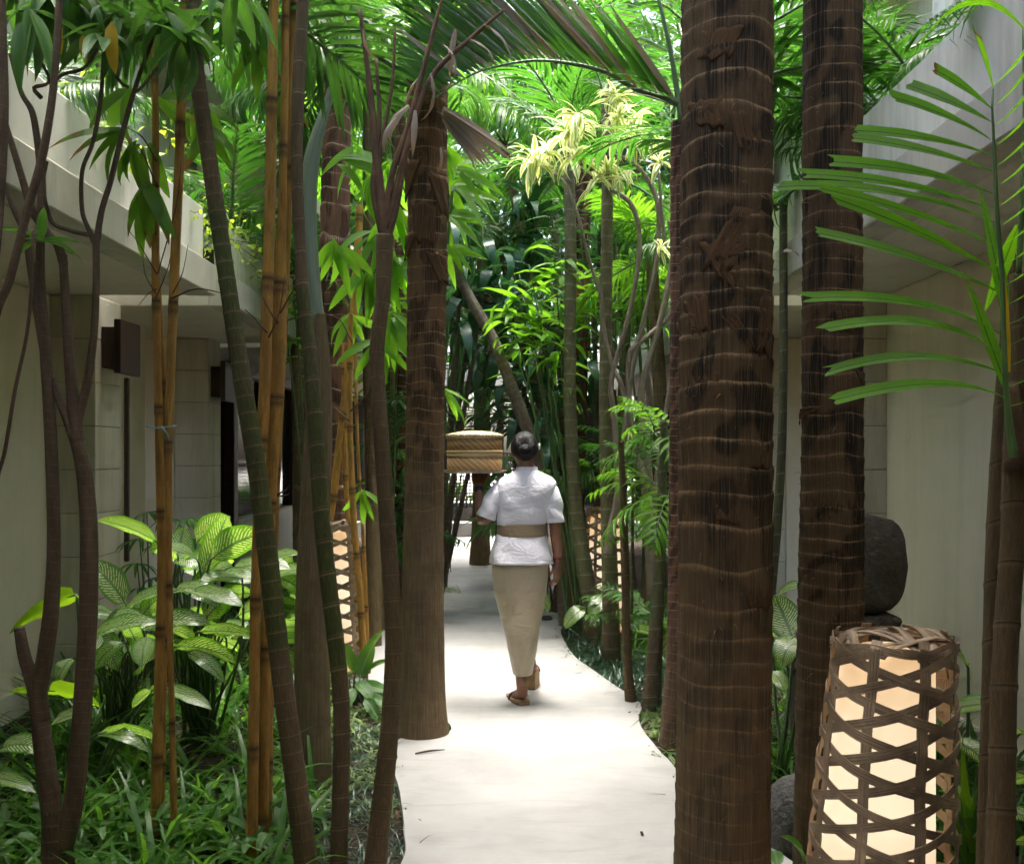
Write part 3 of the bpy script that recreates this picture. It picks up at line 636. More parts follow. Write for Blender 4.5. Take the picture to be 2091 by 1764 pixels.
def hairs(t, pts, rad, h, n, L, zmin, seed, nm='bark_fibres'):
    """loose fibres standing off the leaf scars of a trunk"""
    r = np.random.default_rng(seed); c, rr = catmull(pts, 0.05, rad); V, f = [], []
    for _ in range(n):
        k = r.integers(2, len(c) - 2); p = c[k] + (c[k + 1] - c[k]) * r.random(); rd = rr[k, 0]
        if p[2] < zmin: continue
        th = r.uniform(0, 6.283); o = np.array([math.cos(th), math.sin(th), 0]); q = p + o * rd * 0.97; l = L * r.uniform(0.4, 1.5)
        d = o * r.uniform(0.3, 1.0) + np.array([r.uniform(-.5, .5), r.uniform(-.5, .5), r.uniform(-0.6, 1.2)]); d /= np.linalg.norm(d); w = np.cross(d, o) ; w = w / (np.linalg.norm(w) + 1e-6) * 0.0011
        b = len(V); V += [q - w, q + w, q + d * l * 0.6 + w * 0.7, q + d * l * 0.6 - w * 0.7, q + d * l + np.array([0, 0, -l * 0.25])]; f += [(b, b + 1, b + 2, b + 3), (b + 3, b + 2, b + 4)]
    if V:
        o = add(nm, mesh(nm, [(np.array(V), f, None, {}, 0)], M['fibre_hair'], False), t); o['kind'] = 'stuff'
def scraps(t, specs, Y, rad_px):
    """torn leaf sheaths lying on a trunk, wrapped to its curve: (u, v, length px, width px, lean deg, lift)"""
    uc, rw = rad_px; sc_ = Y / F; r = random.Random(int(uc))
    for (u, v, L, Wd, lean, off) in specs:
        n, m_ = 9, 9; V = np.zeros((n, m_, 3)); tips = [r.uniform(0.70, 1.0) for _ in range(m_)]; tops = [r.uniform(0, .12) for _ in range(m_)]
        for i in range(n):
            for j in range(m_):
                q = tops[j] + (tips[j] - tops[j]) * i / (n - 1); x = (j / (m_ - 1) - .5) * Wd * (1 - .25 * q); y = q * L
                uu = u + x + math.tan(R(lean)) * y; vv = v + y; k = max(-.995, min(.995, (uu - uc) / rw)); p = P(uc, vv, Y); rr_ = rw * sc_ * (1.006 + .02 * q * q) + off + .002 * math.sin(j * 2.1)
                V[i, j] = (p.x + k * rr_, p.y - math.sqrt(1 - k * k) * rr_, p.z)
        idx = np.arange(n * m_).reshape(n, m_); f = np.stack([idx[:-1, :-1], idx[1:, :-1], idx[1:, 1:], idx[:-1, 1:]], -1).reshape(-1, 4)
        UV = np.stack(np.meshgrid(np.linspace(0, Wd * .005, m_), np.linspace(0, L * sc_, n)), -1).reshape(-1, 2)
        o = add('sheath_scrap', mesh('sheath_scrap', [(V.reshape(-1, 3), f, UV, {}, 0)], M['scrap']), t); o.modifiers.new('thick', 'SOLIDIFY').thickness = .003

# ---- big fibrous palms
P1 = [(1495, -1700, 150), (1490, -900, 170), (1485, 0, 184), (1483, 400, 186), (1481, 800, 188), (1480, 1200, 188), (1476, 1500, 190), (1473, 1764, 196)]
t = thing('palm_tree', 'thickest dark fibrous palm trunk, standing between the path and the large lantern', 'palm tree', base_of(P1, 3.3), 'fibrous palms along the path')
_, p, r = stem(t, 'trunk', P1, 3.3, 'bark_fibre', rf_fibre(0.080, 0.050, 11, 0.5, 1.6, 0.45), 96, 0.009, flare=1.12)
hairs(t, p, r, 0.09, 900, 0.03, 0.3, 1)
scraps(t, [(1425, 225, 70, 60, 14, .001), (1500, 255, 90, 70, 10, .001), (1560, 150, 80, 40, -8, .001), (1520, 440, 140, 80, -30, .001), (1440, 500, 120, 60, 22, .001),
           (1410, 610, 90, 40, 8, .003), (1555, 600, 150, 44, -6, .003), (1465, 650, 80, 34, 34, .001), (1425, 760, 70, 60, 4, .001), (1540, 900, 60, 60, -6, .001), (1450, 1010, 60, 80, 8, .001), (1460, 90, 70, 80, -14, .001), (1530, 1180, 60, 70, 6, .001)], 3.3, (1482, 92))
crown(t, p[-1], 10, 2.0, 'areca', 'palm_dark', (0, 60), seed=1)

P2 = [(1712, -1700, 96), (1706, -900, 104), (1700, 0, 116), (1700, 500, 118), (1700, 900, 122), (1697, 1200, 130), (1694, 1450, 134), (1684, 1764, 128)]
t = thing('palm_tree', 'dark palm trunk with close pale rings beside the stone urn', 'palm tree', base_of(P2, 3.5), 'fibrous palms along the path')
_, p, r = stem(t, 'trunk', P2, 3.5, 'bark_fibre', rf_fibre(0.060, 0.045, 23, 0.3, 1.2, 0.4), 72, 0.009, flare=1.1)
hairs(t, p, r, 0.07, 500, 0.028, 0.3, 2)
scraps(t, [(1655, 830, 40, 26, -50, .01), (1740, 760, 50, 30, 30, .006), (1730, 1010, 60, 50, 12, .003), (1675, 1000, 60, 50, -12, .003), (1705, 640, 50, 40, 5, .003)], 3.5, (1698, 60))
crown(t, p[-1], 8, 1.7, 'areca', 'palm_dark', (5, 60), seed=2)

P3 = [(872, 150, 84), (873, 300, 80), (872, 500, 80), (870, 700, 79), (867, 900, 79), (864, 1150, 84), (862, 1350, 92), (862, 1440, 98), (862, 1495, 112)]
t = thing('palm_tree', 'palm trunk with brown banded top, standing at the path edge left of the woman', 'palm tree', base_of(P3, 5.27), 'fibrous palms along the path')
_, p, r = stem(t, 'trunk', P3, 5.27, 'bark_mid', rf_fibre(0.075, 0.055, 31, 0.9, 1.9, 0.20, flare=0.05), 72, 0.016)
hairs(t, p, r, 0.1, 260, 0.035, 1.5, 3)
scraps(t, [(850, 330, 90, 40, -20, .01), (895, 360, 100, 45, 15, .01), (870, 420, 90, 50, 0, .006), (845, 480, 60, 30, -20, .01), (890, 520, 70, 40, 20, .005)], 5.27, (872, 40))
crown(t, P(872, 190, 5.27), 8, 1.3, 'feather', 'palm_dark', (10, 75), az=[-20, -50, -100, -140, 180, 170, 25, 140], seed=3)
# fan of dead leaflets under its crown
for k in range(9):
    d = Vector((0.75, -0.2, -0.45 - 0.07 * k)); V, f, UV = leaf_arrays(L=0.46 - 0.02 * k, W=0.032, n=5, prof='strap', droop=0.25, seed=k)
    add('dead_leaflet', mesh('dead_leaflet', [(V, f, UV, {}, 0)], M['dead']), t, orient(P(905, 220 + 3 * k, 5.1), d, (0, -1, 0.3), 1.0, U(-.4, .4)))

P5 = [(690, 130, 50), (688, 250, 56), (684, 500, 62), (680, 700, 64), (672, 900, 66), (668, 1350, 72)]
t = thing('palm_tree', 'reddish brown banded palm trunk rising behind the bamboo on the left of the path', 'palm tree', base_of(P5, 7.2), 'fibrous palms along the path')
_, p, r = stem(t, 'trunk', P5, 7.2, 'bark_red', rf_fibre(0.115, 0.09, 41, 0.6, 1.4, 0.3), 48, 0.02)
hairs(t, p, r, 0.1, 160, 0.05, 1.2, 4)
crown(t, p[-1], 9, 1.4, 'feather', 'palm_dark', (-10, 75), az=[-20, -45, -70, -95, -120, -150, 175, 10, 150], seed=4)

for u0, u1, b, wd, Y, lab, sd in ((758, 764, 1318, 25, 7.7, 'slender lichen spotted palm trunk just behind the left lantern', 51), (755, 776, 1290, 27, 8.4, 'slender brown palm trunk between the left lantern and the path', 52),
                                  (812, 812, 1150, 40, 9.8, 'purplish close ringed palm trunk half hidden left of the tall path edge palm', 53)):
    pts = [(u0 - 3, 60, wd * 0.85), (u0, 500, wd), (u0 + 1, 800, wd * 1.05), (u1, b, wd * 1.3)]
    t = thing('palm_tree', lab, 'palm tree', base_of(pts, Y), 'slender palms deep in the left bed')
    _, p, r = stem(t, 'trunk', pts, Y, 'bark_red' if sd == 53 else 'bark_plain', rf_fibre(0.09, 0.08 if sd == 53 else 0.03, sd, 0.6, 1.4, 0.7 if sd == 53 else 0.1), 32, 0.02)
    crown(t, p[-1], 7, 1.2, 'areca', 'palm_leaf', (-15, 70), az=[-20, -60, -100, -140, 180, 20, -80], seed=sd)

P8 = [(1192, 330, 40), (1188, 500, 32), (1184, 700, 32), (1180, 900, 36), (1168, 1080, 48), (1158, 1240, 62)]
t = thing('palm_tree', 'purple red banded palm trunk with an orange sheath, behind the woman', 'palm tree', base_of(P8, 9.6))
_, p, r = stem(t, 'trunk', P8, 9.6, 'bark_red', rf_fibre(0.15, 0.10, 61, 0.5, 1.2, 0.45), 40, 0.025)
crown(t, P(1190, 350, 9.6), 9, 1.4, 'areca', 'palm_leaf', (-5, 80), seed=8)
q_ = NM('orange sheath'); q_.p(Base_Color=q_.ramp(q_.noise(1.0, q_.scale(q_.uv(), (20, 4, 1)), 4), [(0.35, (0.10, 0.03, 0.012)), (0.6, (0.32, 0.11, 0.025))]), Roughness=0.6); M['orange'] = q_.m
pp, rr_ = px_path([(1189, 560, 33), (1187, 640, 36), (1184, 730, 36)], 9.58); add('sheath', mesh('sheath', [tube(pp, rr_, 16, 0.04)], M['orange']), t)
P9 = [(985, 760, 34), (984, 900, 34), (982, 1060, 36), (980, 1148, 46)]
t = thing('palm_tree', 'short grey palm trunk standing in the path beyond the woman', 'palm tree', base_of(P9, 13.4))
_, p, r = stem(t, 'trunk', [(990, 480, 30)] + P9, 13.4, 'bark_plain', rf_fibre(0.11, 0.03, 71, 0.5, 1.2, 0.1), 28, 0.03)
crown(t, p[-1], 8, 1.5, 'areca', 'palm_leaf', (-10, 75), seed=9)
P10 = [(1392, 250, 44), (1392, 420, 46), (1390, 700, 44), (1388, 1000, 44), (1386, 1300, 48), (1380, 1420, 52), (1374, 1508, 60)]
t10 = thing('palm_tree', 'brown palm trunk tucked close behind the thickest trunk', 'palm tree', base_of(P10, 5.05), 'fibrous palms along the path')
_, p, r = stem(t10, 'trunk', P10, 5.05, 'bark_red', rf_fibre(0.045, 0.06, 81, 0.3, 1.0, 0.4), 40, 0.014)
hairs(t10, p, r, 0.05, 240, 0.03, 0.4, 5)

# ---- green ringed palms in front
def ring_palm(label, pts, Y, h, seed, m='ring_green', amp=0.09, a=(0.3, 1.6), top=1.0, shaft=None, frond=None, group='green ringed palms in front of the left bed', base=0.0, fall=None):
    t = thing('ringed_palm', label, 'palm tree', base_of(pts, Y if not isinstance(Y, tuple) else Y[1]), group)
    _, p, r = stem(t, 'trunk', pts, Y, m, rf_ring(h, amp, seed, a[0], a[1], top, base=base, fall=fall), 28, 0.010)
    if shaft:
        pp, rr = px_path(shaft, Y if not isinstance(Y, tuple) else Y[0]); add('crownshaft', mesh('crownshaft', [tube(pp[::-1], rr[::-1], 16, 0.03)], M['shaft']), t)
    if frond: crown(t, *frond[0], **frond[1])
    return t, p, r
tg1, p, r = ring_palm('leaning green palm stem with brown foot, left of the yellow bamboo pair', [(395, -40, 28.5), (400, 130, 31.3), (428, 330, 32.3), (462, 560, 34.2), (492, 760, 36.1), (525, 960, 38.0), (545, 1120, 39.9), (572, 1350, 41.8), (600, 1560, 43.7), (625, 1764, 47.5)], 3.42, 0.058, 1, a=(0.6, 1.15), fall=(2.2, 2.6))
crown(tg1, p[-1], 5, 1.1, 'areca', 'palm_dark', (10, 70), az=[-30, -70, -110, -150, 20, 60, 180], seed=21)
tg2, p, r = ring_palm('green palm stem with grey dead upper sheath, between two leaning stems', [(622, -40, 22.4), (612, 120, 25.8), (606, 330, 24.1), (614, 520, 24.1), (620, 620, 27.5), (634, 740, 29.2), (646, 900, 31.0), (656, 1050, 32.7), (672, 1200, 34.4), (690, 1350, 34.4), (698, 1500, 34.4), (690, 1764, 37.8)], 3.5, 0.112, 2, a=(0.55, 0.95), amp=0.11, fall=(1.95, 2.25))
crown(tg2, p[-1], 4, 1.0, 'areca', 'palm_dark', (15, 75), az=[-30, -70, -110, -150, 20, 190], seed=22)
tg3, p, r = ring_palm('brown jointed palm stem at the path edge with withered leaf stalks on top', [(786, 480, 36.0), (782, 600, 30.6), (770, 720, 29.7), (776, 850, 31.5), (786, 1000, 32.4), (796, 1150, 34.2), (804, 1300, 36.0), (798, 1460, 37.8), (782, 1620, 41.4), (760, 1764, 46.8)], 3.5, 0.090, 3, m='ring_brown', a=(0.1, 0.4), amp=0.10)
# its withered stalks and hanging dead leaves
dm = [leaf_mesh('dead_leaf', M['dead'], L=1.2, W=0.16, n=10, prof='strap', droop=0.7 + 0.35 * k, fold=-0.6, wave=0.10, cross=5, twist=1.0 * (k - 1) + .4, seed=k) for k in range(3)]
for q in ([(786, 490, 22), (770, 330, 18), (752, 150, 12), (735, 20, 8)], [(784, 490, 20), (800, 360, 14), (836, 250, 12), (870, 120, 10), (905, -10, 7)], [(788, 500, 18), (812, 410, 13), (828, 320, 9), (852, 220, 6)], [(780, 480, 14), (762, 380, 12), (775, 250, 9), (768, 120, 6)],
          [(792, 470, 16), (830, 300, 13), (880, 160, 12), (960, 80, 9), (1030, 20, 6)], [(780, 470, 14), (775, 330, 10), (800, 180, 7), (806, 60, 5)]):
    pp, rr = px_path(q, 3.5); add('dead_stalk', mesh('dead_stalk', [tube(pp, rr, 8, 0.03)], M['sheath']), tg3)
for (u, v, du, dv, L, k) in ((852, 160, -40, 40, 80, 0), (880, 150, 30, 60, 90, 1), (835, 215, -40, 30, 100, 2), (848, 225, 0, 60, 80, 0), (808, 240, -40, 50, 70, 1), (905, 90, 60, 40, 100, 2), (930, 60, -20, 80, 90, 0), (960, 80, 70, 20, 90, 1), (740, 60, -10, 80, 60, 1), (990, 50, 60, 30, 90, 0), (900, 300, 20, 60, 50, 1)):
    add('dead_leaf', dm[k], tg3, orient(P(u, v, 3.5 + U(-.15, .1)), Vector((du, U(-25, 10), -dv)), (0, -0.4, 1), L * 3.5 / F, U(-0.5, 0.5)))

t4 = thing('palm_tree', 'palm with grey green crownshaft and plain grey brown trunk in the left bed', 'palm tree', base_of([(640, 660, 40), (636, 1584, 74)], 4.6))
P4 = [(648, 640, 34), (652, 760, 48), (650, 900, 56), (643, 1050, 62), (638, 1250, 70), (638, 1450, 74), (636, 1584, 84)]
stem(t4, 'trunk', P4, 4.6, 'bark_plain', rf_fibre(0.045, 0.03, 91, 2.0, 2.4, 0.22), 48, 0.012)
pp, rr = px_path([(700, 90, 10), (672, 200, 16), (640, 310, 30), (628, 420, 38), (634, 550, 36), (646, 660, 36)], 4.6); add('crownshaft', mesh('crownshaft', [tube(pp[::-1], rr[::-1], 20, 0.03)], M['shaft']), t4)
crown(t4, P(680, 170, 4.6), 4, 1.3, 'areca', 'palm_dark', (50, 85), seed=31)

# ---- stems on the right bed, deeper
def right_stem(label, pts, Y, m, seed, h=0.10, cr=None, grp='slim ringed palms in the right bed'):
    t = thing('ringed_palm', label, 'palm tree', base_of(pts, Y), grp)
    _, p, r = stem(t, 'trunk', pts, Y, m, rf_ring(h, 0.07, seed, 0.2, 0.9), 18, 0.014)
    if cr: crown(t, p[-1], *cr[0], **cr[1])
    return t
right_stem('grey green ringed palm stem leaning behind the woman, towards the right lantern', [(1160, 280, 22), (1165, 500, 24), (1164, 700, 25), (1166, 880, 26), (1176, 1030, 28), (1192, 1140, 30), (1206, 1220, 32), (1220, 1290, 40)], 7.9, 'ring_grey', 5, 0.12, ((4, 0.9, 'areca', 'palm_leaf', (30, 80)), dict(seed=41)))
right_stem('straight ringed palm stem crossing in front of the right lantern', [(1238, 190, 20), (1240, 420, 24), (1237, 650, 25), (1238, 850, 28), (1242, 1050, 31), (1246, 1200, 34), (1248, 1318, 38)], 7.2, 'ring_grey', 6, 0.115, ((4, 0.8, 'areca', 'palm_leaf', (40, 80)), dict(seed=42)))
right_stem('slim brown palm stem at the bed edge right of the right lantern', [(1268, 900, 12), (1276, 1100, 14), (1278, 1250, 17), (1280, 1340, 18), (1290, 1425, 26)], 5.95, 'ring_brown', 7, 0.14)
right_stem('slim green brown palm stem bearing bright fronds beside the thickest trunk', [(1356, 860, 14), (1352, 1000, 18), (1346, 1150, 20), (1338, 1280, 24), (1328, 1400, 28), (1322, 1440, 34)], 5.85, 'ring_grey', 8, 0.13)

# ---- yellow bamboo
def bamboo(label, canes, leaves, base, twigs=(), mesh_w=0.21, leafm='bamboo_leaf'):
    t = thing('bamboo', label, 'bamboo', base, 'clumps of yellow bamboo in the left bed')
    for i, (pts, Y) in enumerate(canes):
        sd = int(pts[0][0]) % 97 + i
        stem(t, 'cane', [(u, v, w_ * 0.80) for u, v, w_ in pts], Y, 'bamboo', rf_ring(0.56 if pts[0][2] > 16 else 0.44, 0.13, sd, -1, -0.5, 0.75, 0.0, 0.5), 14, 0.008)
    bl_ = [leaf_mesh('leaf', M[leafm], L=1, W=mesh_w, n=6, prof='lance', droop=0.35 + 0.25 * k, fold=0.3, cross=3, seed=k) for k in range(3)]
    for (u, v, Y, n, L, a0, a1) in leaves:
        tp = P(u, v, Y)
        for k in range(n):
            a = R(a0 + (a1 - a0) * (k + 0.5) / n + U(-9, 9)); d = Vector((math.sin(a), U(-0.55, 0.25), -math.cos(a)))
            add('leaf', random.choice(bl_), t, orient(tp + Vector((U(-.02, .02), U(-.02, .02), U(-.02, .02))), d, (U(-.5, .5), -0.8, 0.5), L * U(0.75, 1.1) * Y / F, U(-0.6, 0.6)))
    for q, Y in twigs:
        pp, rr = px_path(q, Y); add('twig', mesh('twig', [tube(pp, rr, 5, 0.03)], M['sheath']), t)
    return t
b1 = bamboo('tied clump of thin yellow bamboo in front of the dumb canes', [
    ([(315, -40, 15), (316, 130, 16), (318, 330, 18), (318, 560, 20), (322, 760, 20), (326, 950, 21), (330, 1150, 22), (326, 1350, 24), (322, 1500, 26), (318, 1680, 28)], 3.75),
    ([(378, -40, 20), (372, 130, 22), (366, 330, 24), (358, 520, 24), (350, 720, 22), (344, 900, 20), (344, 1100, 18), (348, 1320, 15), (352, 1500, 16), (356, 1700, 18)], 3.7),
    ([(322, 560, 12), (330, 700, 14), (338, 860, 16), (342, 1050, 16), (336, 1300, 16), (332, 1500, 16), (328, 1690, 18)], 3.8)],
    [(262, 262, 3.72, 4, 150, -100, -30), (272, 290, 3.7, 4, 140, -70, 30), (304, 375, 3.65, 6, 150, -60, 50), (265, 180, 3.8, 3, 150, -70, 0), (400, 210, 4.0, 5, 120, -50, 70), (330, 200, 3.9, 4, 110, 20, 110), (425, 250, 4.0, 5, 110, -40, 60), (300, 300, 3.75, 3, 140, -20, 30)],
    G(325, 1715), [([(320, 330, 4), (290, 280, 3), (262, 262, 2)], 3.72), ([(320, 380, 4), (290, 310, 3), (272, 290, 2)], 3.72), ([(318, 480, 4), (312, 420, 3), (304, 375, 2)], 3.72), ([(320, 560, 3), (285, 500, 2), (262, 470, 1)], 3.7), ([(322, 560, 3), (360, 420, 2), (370, 330, 1)], 3.68),
     ([(350, 610, 4), (400, 590, 3), (460, 600, 2)], 3.6), ([(318, 600, 3), (296, 560, 2), (292, 520, 1)], 3.7), ([(318, 610, 3), (345, 540, 2), (356, 470, 1)], 3.7), ([(352, 600, 3), (372, 560, 2), (384, 500, 1)], 3.62), ([(320, 590, 3), (302, 600, 2), (282, 625, 1)], 3.7)])
tw = add('twine_tie', mesh('twine_tie', [tube([P(298, 870, 3.66), P(320, 874, 3.64), P(352, 871, 3.62), P(360, 868, 3.72)], [.004, .003, .003, .003], 6, 0.02), tube([P(330, 872, 3.62), P(340, 884, 3.6), P(346, 900, 3.6)], [.003, .003, .002], 6, 0.02)], M['twine'])); tag(tw, 'blue green twine tied around the thin bamboo canes', 'twine')
bamboo('pair of thick golden bamboo canes left of centre, reaching out of the picture', [
    ([(561, -60, 24), (556, 150, 26), (552, 400, 28), (546, 600, 29), (540, 800, 30), (532, 950, 28), (524, 1150, 26), (519, 1400, 27), (516, 1600, 28), (514, 1720, 32)], 3.62),
    ([(584, -60, 18), (581, 200, 20), (576, 420, 22), (572, 560, 30), (570, 700, 36), (562, 850, 34), (553, 1020, 28), (546, 1200, 26), (542, 1400, 27), (538, 1600, 28), (534, 1740, 32)], 3.68),
    ([(600, -60, 18), (596, 200, 18), (590, 420, 16), (580, 700, 14), (566, 1000, 14), (552, 1400, 18), (548, 1700, 20)], 3.78)],
    [(520, 90, 3.9, 4, 110, -60, 40), (590, 170, 3.9, 4, 100, -30, 60)], G(535, 1735),
    [([(546, 680, 5), (520, 650, 3), (500, 632, 2)], 3.55), ([(568, 660, 5), (548, 630, 3), (528, 590, 1)], 3.55), ([(572, 640, 4), (600, 590, 3), (618, 570, 2)], 3.55), ([(566, 1010, 5), (584, 1000, 3), (592, 990, 2)], 3.55), ([(566, 1012, 4), (580, 1012, 3), (590, 1008, 2)], 3.54), ([(548, 690, 4), (570, 640, 3), (582, 560, 1)], 3.55)])
bamboo('slender yellow bamboo beside the left lantern with glowing hanging leaves', [
    ([(735, 420, 18), (724, 620, 20), (706, 800, 21), (682, 1000, 20), (662, 1150, 20), (646, 1340, 22)], 6.9),
    ([(716, 640, 13), (714, 850, 15), (722, 1050, 16), (734, 1200, 17), (742, 1335, 20)], 6.5), ([(702, 700, 12), (704, 900, 14), (708, 1000, 15), (722, 1150, 15), (736, 1340, 18)], 6.9), ([(722, 560, 8), (730, 900, 9), (742, 1100, 10), (750, 1335, 14)], 6.7)],
    [(758, 365, 5.4, 6, 135, -50, 60), (690, 330, 5.6, 4, 110, 60, 110), (730, 395, 5.6, 3, 110, 70, 110), (682, 495, 5.3, 6, 125, -25, 60), (800, 645, 6.0, 8, 110, -60, 80), (770, 700, 6.0, 6, 100, -70, 60), (800, 520, 6.3, 8, 120, -50, 70), (748, 560, 6.3, 6, 110, -70, 60), (765, 470, 6.3, 6, 110, -80, 60), (740, 1000, 6.6, 5, 90, -40, 60), (810, 430, 6.2, 7, 120, -80, 80), (735, 300, 6.4, 7, 110, -70, 70), (790, 330, 6.4, 7, 110, -70, 70), (720, 640, 6.6, 6, 90, -60, 70)], G(715, 1345),
    [([(715, 860, 4), (690, 840, 3), (672, 820, 2)], 6.0), ([(715, 840, 4), (760, 800, 3), (800, 796, 2)], 6.0), ([(720, 700, 3), (690, 650, 2), (640, 640, 1)], 6.0)], 0.20, 'bright_leaf')
# glowing sprays that lean out past the path edge palm
def spray(label, pts, leafs, Y, leafm='bright_leaf', W_=0.17, grp='bright leafy sprays around the path edge palm'):
    t = thing('leafy_shrub', label, 'shrub', Vector((pts[-1][0] * 0, 0, 0)) + Vector((P(pts[-1][0], 930, Y).x, Y, 0)), grp)
    stem(t, 'stem', pts, Y, 'petiole', None, 7, 0.05)
    lm = [leaf_mesh('leaf', M[leafm], L=1, W=W_, n=6, prof='lance', droop=0.35 + 0.25 * k, fold=0.3, cross=3, seed=k) for k in range(3)]
    for (u, v, n, L, a0, a1) in leafs:
        for k in range(n):
            a = R(a0 + (a1 - a0) * (k + 0.5) / n + U(-9, 9)); d = Vector((math.sin(a), U(-0.5, 0.3), -math.cos(a)))
            add('leaf', random.choice(lm), t, orient(P(u + U(-8, 8), v + U(-8, 8), Y + U(-.2, .2)), d, (U(-.5, .5), -0.8, 0.5), L * U(0.75, 1.1) * Y / F, U(-0.6, 0.6)))
    return t
spray('lime green leafy spray beside the banded top of the path edge palm', [(925, 380, 6), (905, 600, 9), (890, 900, 11), (885, 1300, 14)], [(925, 385, 8, 110, 20, 130), (910, 440, 7, 100, 20, 110), (895, 300, 6, 130, 20, 70), (930, 340, 6, 110, 40, 130), (905, 800, 4, 80, 20, 80), (915, 500, 6, 90, 10, 100)], 6.1)
# ---- brown branching shrub tree, far left
t = thing('dracaena_tree', 'brown many branched tree with a cut stub at the left edge', 'tree', G(120, 1764 + 60))
YD = 3.3
def br_(pts, Y=YD, h=0.035, nm='branch', m='bark_branch'):
    p, r = px_path(pts, Y); p, r = p[::-1], [x * 0.70 for x in r[::-1]]
    add(nm, mesh(nm, [tube(p, r, 16, 0.012, rf_ring(h, 0.03, int(pts[0][0]) % 50, -1, -.5, 0.75, 0.1))], M[m]), t)
p, r = grounded([(104, 1640, 40), (112, 1700, 50), (118, 1764, 66), (122, 1850, 78)], YD)
add('trunk', mesh('trunk', [tube(p, r, 20, 0.015, rf_ring(0.05, 0.03, 4, -1, -.5, 0.4, 0.1))], M['bark_branch']), t)
br_([(40, 1285, 30), (50, 1340, 36), (66, 1390, 40), (78, 1440, 48), (88, 1520, 54), (104, 1640, 60), (116, 1720, 62)], nm='stub')
bm_o = add('cut_face', mesh('cut_face', [tube([P(39, 1281, YD), P(40, 1286, YD)], [.016, .0175], 14, 0.01)], M['cut_wood']), t)
br_([(86, 420, 22), (82, 560, 26), (92, 700, 32), (102, 860, 34), (108, 1000, 36), (110, 1130, 38), (104, 1250, 44), (92, 1340, 46), (80, 1410, 48), (84, 1470, 50)])
br_([(150, 880, 36), (165, 930, 42), (176, 1000, 46), (182, 1100, 50), (180, 1250, 52), (170, 1420, 52), (160, 1550, 54), (148, 1650, 56), (128, 1730, 58)])
br_([(128, 520, 24), (136, 640, 26), (142, 740, 30), (150, 830, 36), (158, 900, 40)])
br_([(106, 770, 16), (118, 810, 20), (136, 850, 28), (152, 890, 34)])
br_([(196, 480, 20), (196, 600, 20), (190, 700, 22), (176, 790, 24), (162, 850, 26), (158, 900, 28)])
br_([(20, 110, 10), (44, 190, 14), (66, 230, 18), (78, 300, 20), (84, 360, 24), (86, 440, 26)], 3.25)
br_([(-10, 200, 12), (10, 250, 16), (44, 360, 20), (66, 430, 22), (100, 480, 24), (118, 500, 26), (130, 540, 26)], 3.3)
br_([(-12, 330, 10), (10, 380, 14), (30, 430, 18), (52, 480, 22), (66, 560, 24), (78, 640, 26), (92, 720, 28)], 3.3)
br_([(4, -120, 18), (4, -20, 20), (8, 200, 26), (4, 340, 26), (-6, 480, 26), (-14, 560, 27), (-40, 900, 30), (-52, 1300, 33), (-40, 1700, 36), (-30, 1960, 44)], 3.0)
br_([(124, -120, 18), (122, -20, 20), (116, 100, 20), (104, 220, 22), (84, 330, 24), (56, 430, 24), (20, 570, 24), (-8, 640, 25), (-44, 800, 27), (-70, 1100, 30), (-78, 1500, 33), (-70, 1960, 40)], 3.0)
br_([(330, 20, 9), (304, 100, 12), (286, 150, 12), (264, 220, 14), (246, 290, 15), (226, 370, 16), (208, 430, 17), (198, 490, 20)], 3.35)
br_([(212, 90, 10), (206, 200, 12), (190, 290, 12), (168, 350, 12), (168, 430, 13), (182, 470, 14), (192, 495, 16)], 3.35)
br_([(236, 155, 8), (250, 172, 9), (262, 178, 10)], 3.35); br_([(360, 95, 6), (330, 130, 7), (290, 178, 8), (268, 194, 9)], 3.33)
br_([(40, 60, 12), (100, 160, 9), (70, 180, 12), (84, 200, 14)], 3.3); br_([(200, 100, 8), (170, 140, 9), (130, 152, 10), (105, 172, 11)], 3.3)
br_([(68, 470, 10), (66, 560, 10), (55, 680, 10), (30, 800, 11), (10, 920, 11), (-8, 990, 12), (-30, 1150, 14), (-44, 1500, 16), (-50, 1990, 20)], 2.9)
br_([(95, 330, 12), (88, 380, 12), (104, 450, 12), (140, 470, 12), (180, 480, 14)], 3.32)
lmv = [leaf_mesh('leaf', M['dracaena'], L=1, W=0.23, n=6, prof='lance', droop=0.3 + 0.3 * k, fold=0.3, cross=5, seed=k) for k in range(3)]
def rosette(tp, n, L, el, seed, mset, up=(0, 0, 1), nm='leaf', az=None, wx=1.0):
    r = random.Random(seed)
    for i in range(n):
        a = R(i * 137.5 + r.uniform(-15, 15)) if az is None else R(az[0] + (az[1] - az[0]) * i / max(1, n - 1) + r.uniform(-10, 10)); e = R(r.uniform(*el))
        add(nm, r.choice(mset), t, orient(Vector(tp) + Vector((0, 0, r.uniform(-.03, .03))), dirv(a, e), up, L * r.uniform(0.75, 1.1), r.uniform(-0.4, 0.4), wx))
ml = 3.3 / F
for (u, v, n, L, el) in ((345, 55, 14, 150, (-60, 30)), (330, 20, 9, 150, (-40, 40)), (250, 40, 10, 140, (-75, 20)), (190, 10, 10, 150, (-80, 10)), (100, -20, 12, 170, (-75, 10)), (60, 20, 8, 150, (-70, 10)), (420, 20, 10, 150, (-50, 20)), (480, -20, 8, 150, (-60, 10)), (30, -20, 8, 150, (-80, 0)), (380, 75, 10, 130, (-70, 20)), (205, 60, 8, 130, (-80, 0)), (150, -10, 8, 140, (-80, 0))):
    rosette(P(u, v, 3.3 + U(-.2, .2)), n, L * ml, el, int(u), lmv)
rosette(P(84, 478, 3.2), 8, 100 * ml, (-10, 45), 77, lmv)
yl = leaf_mesh('leaf', M['yellow_leaf'], L=1, W=0.26, n=6, prof='oval', droop=0.3, fold=0.3, cross=5)
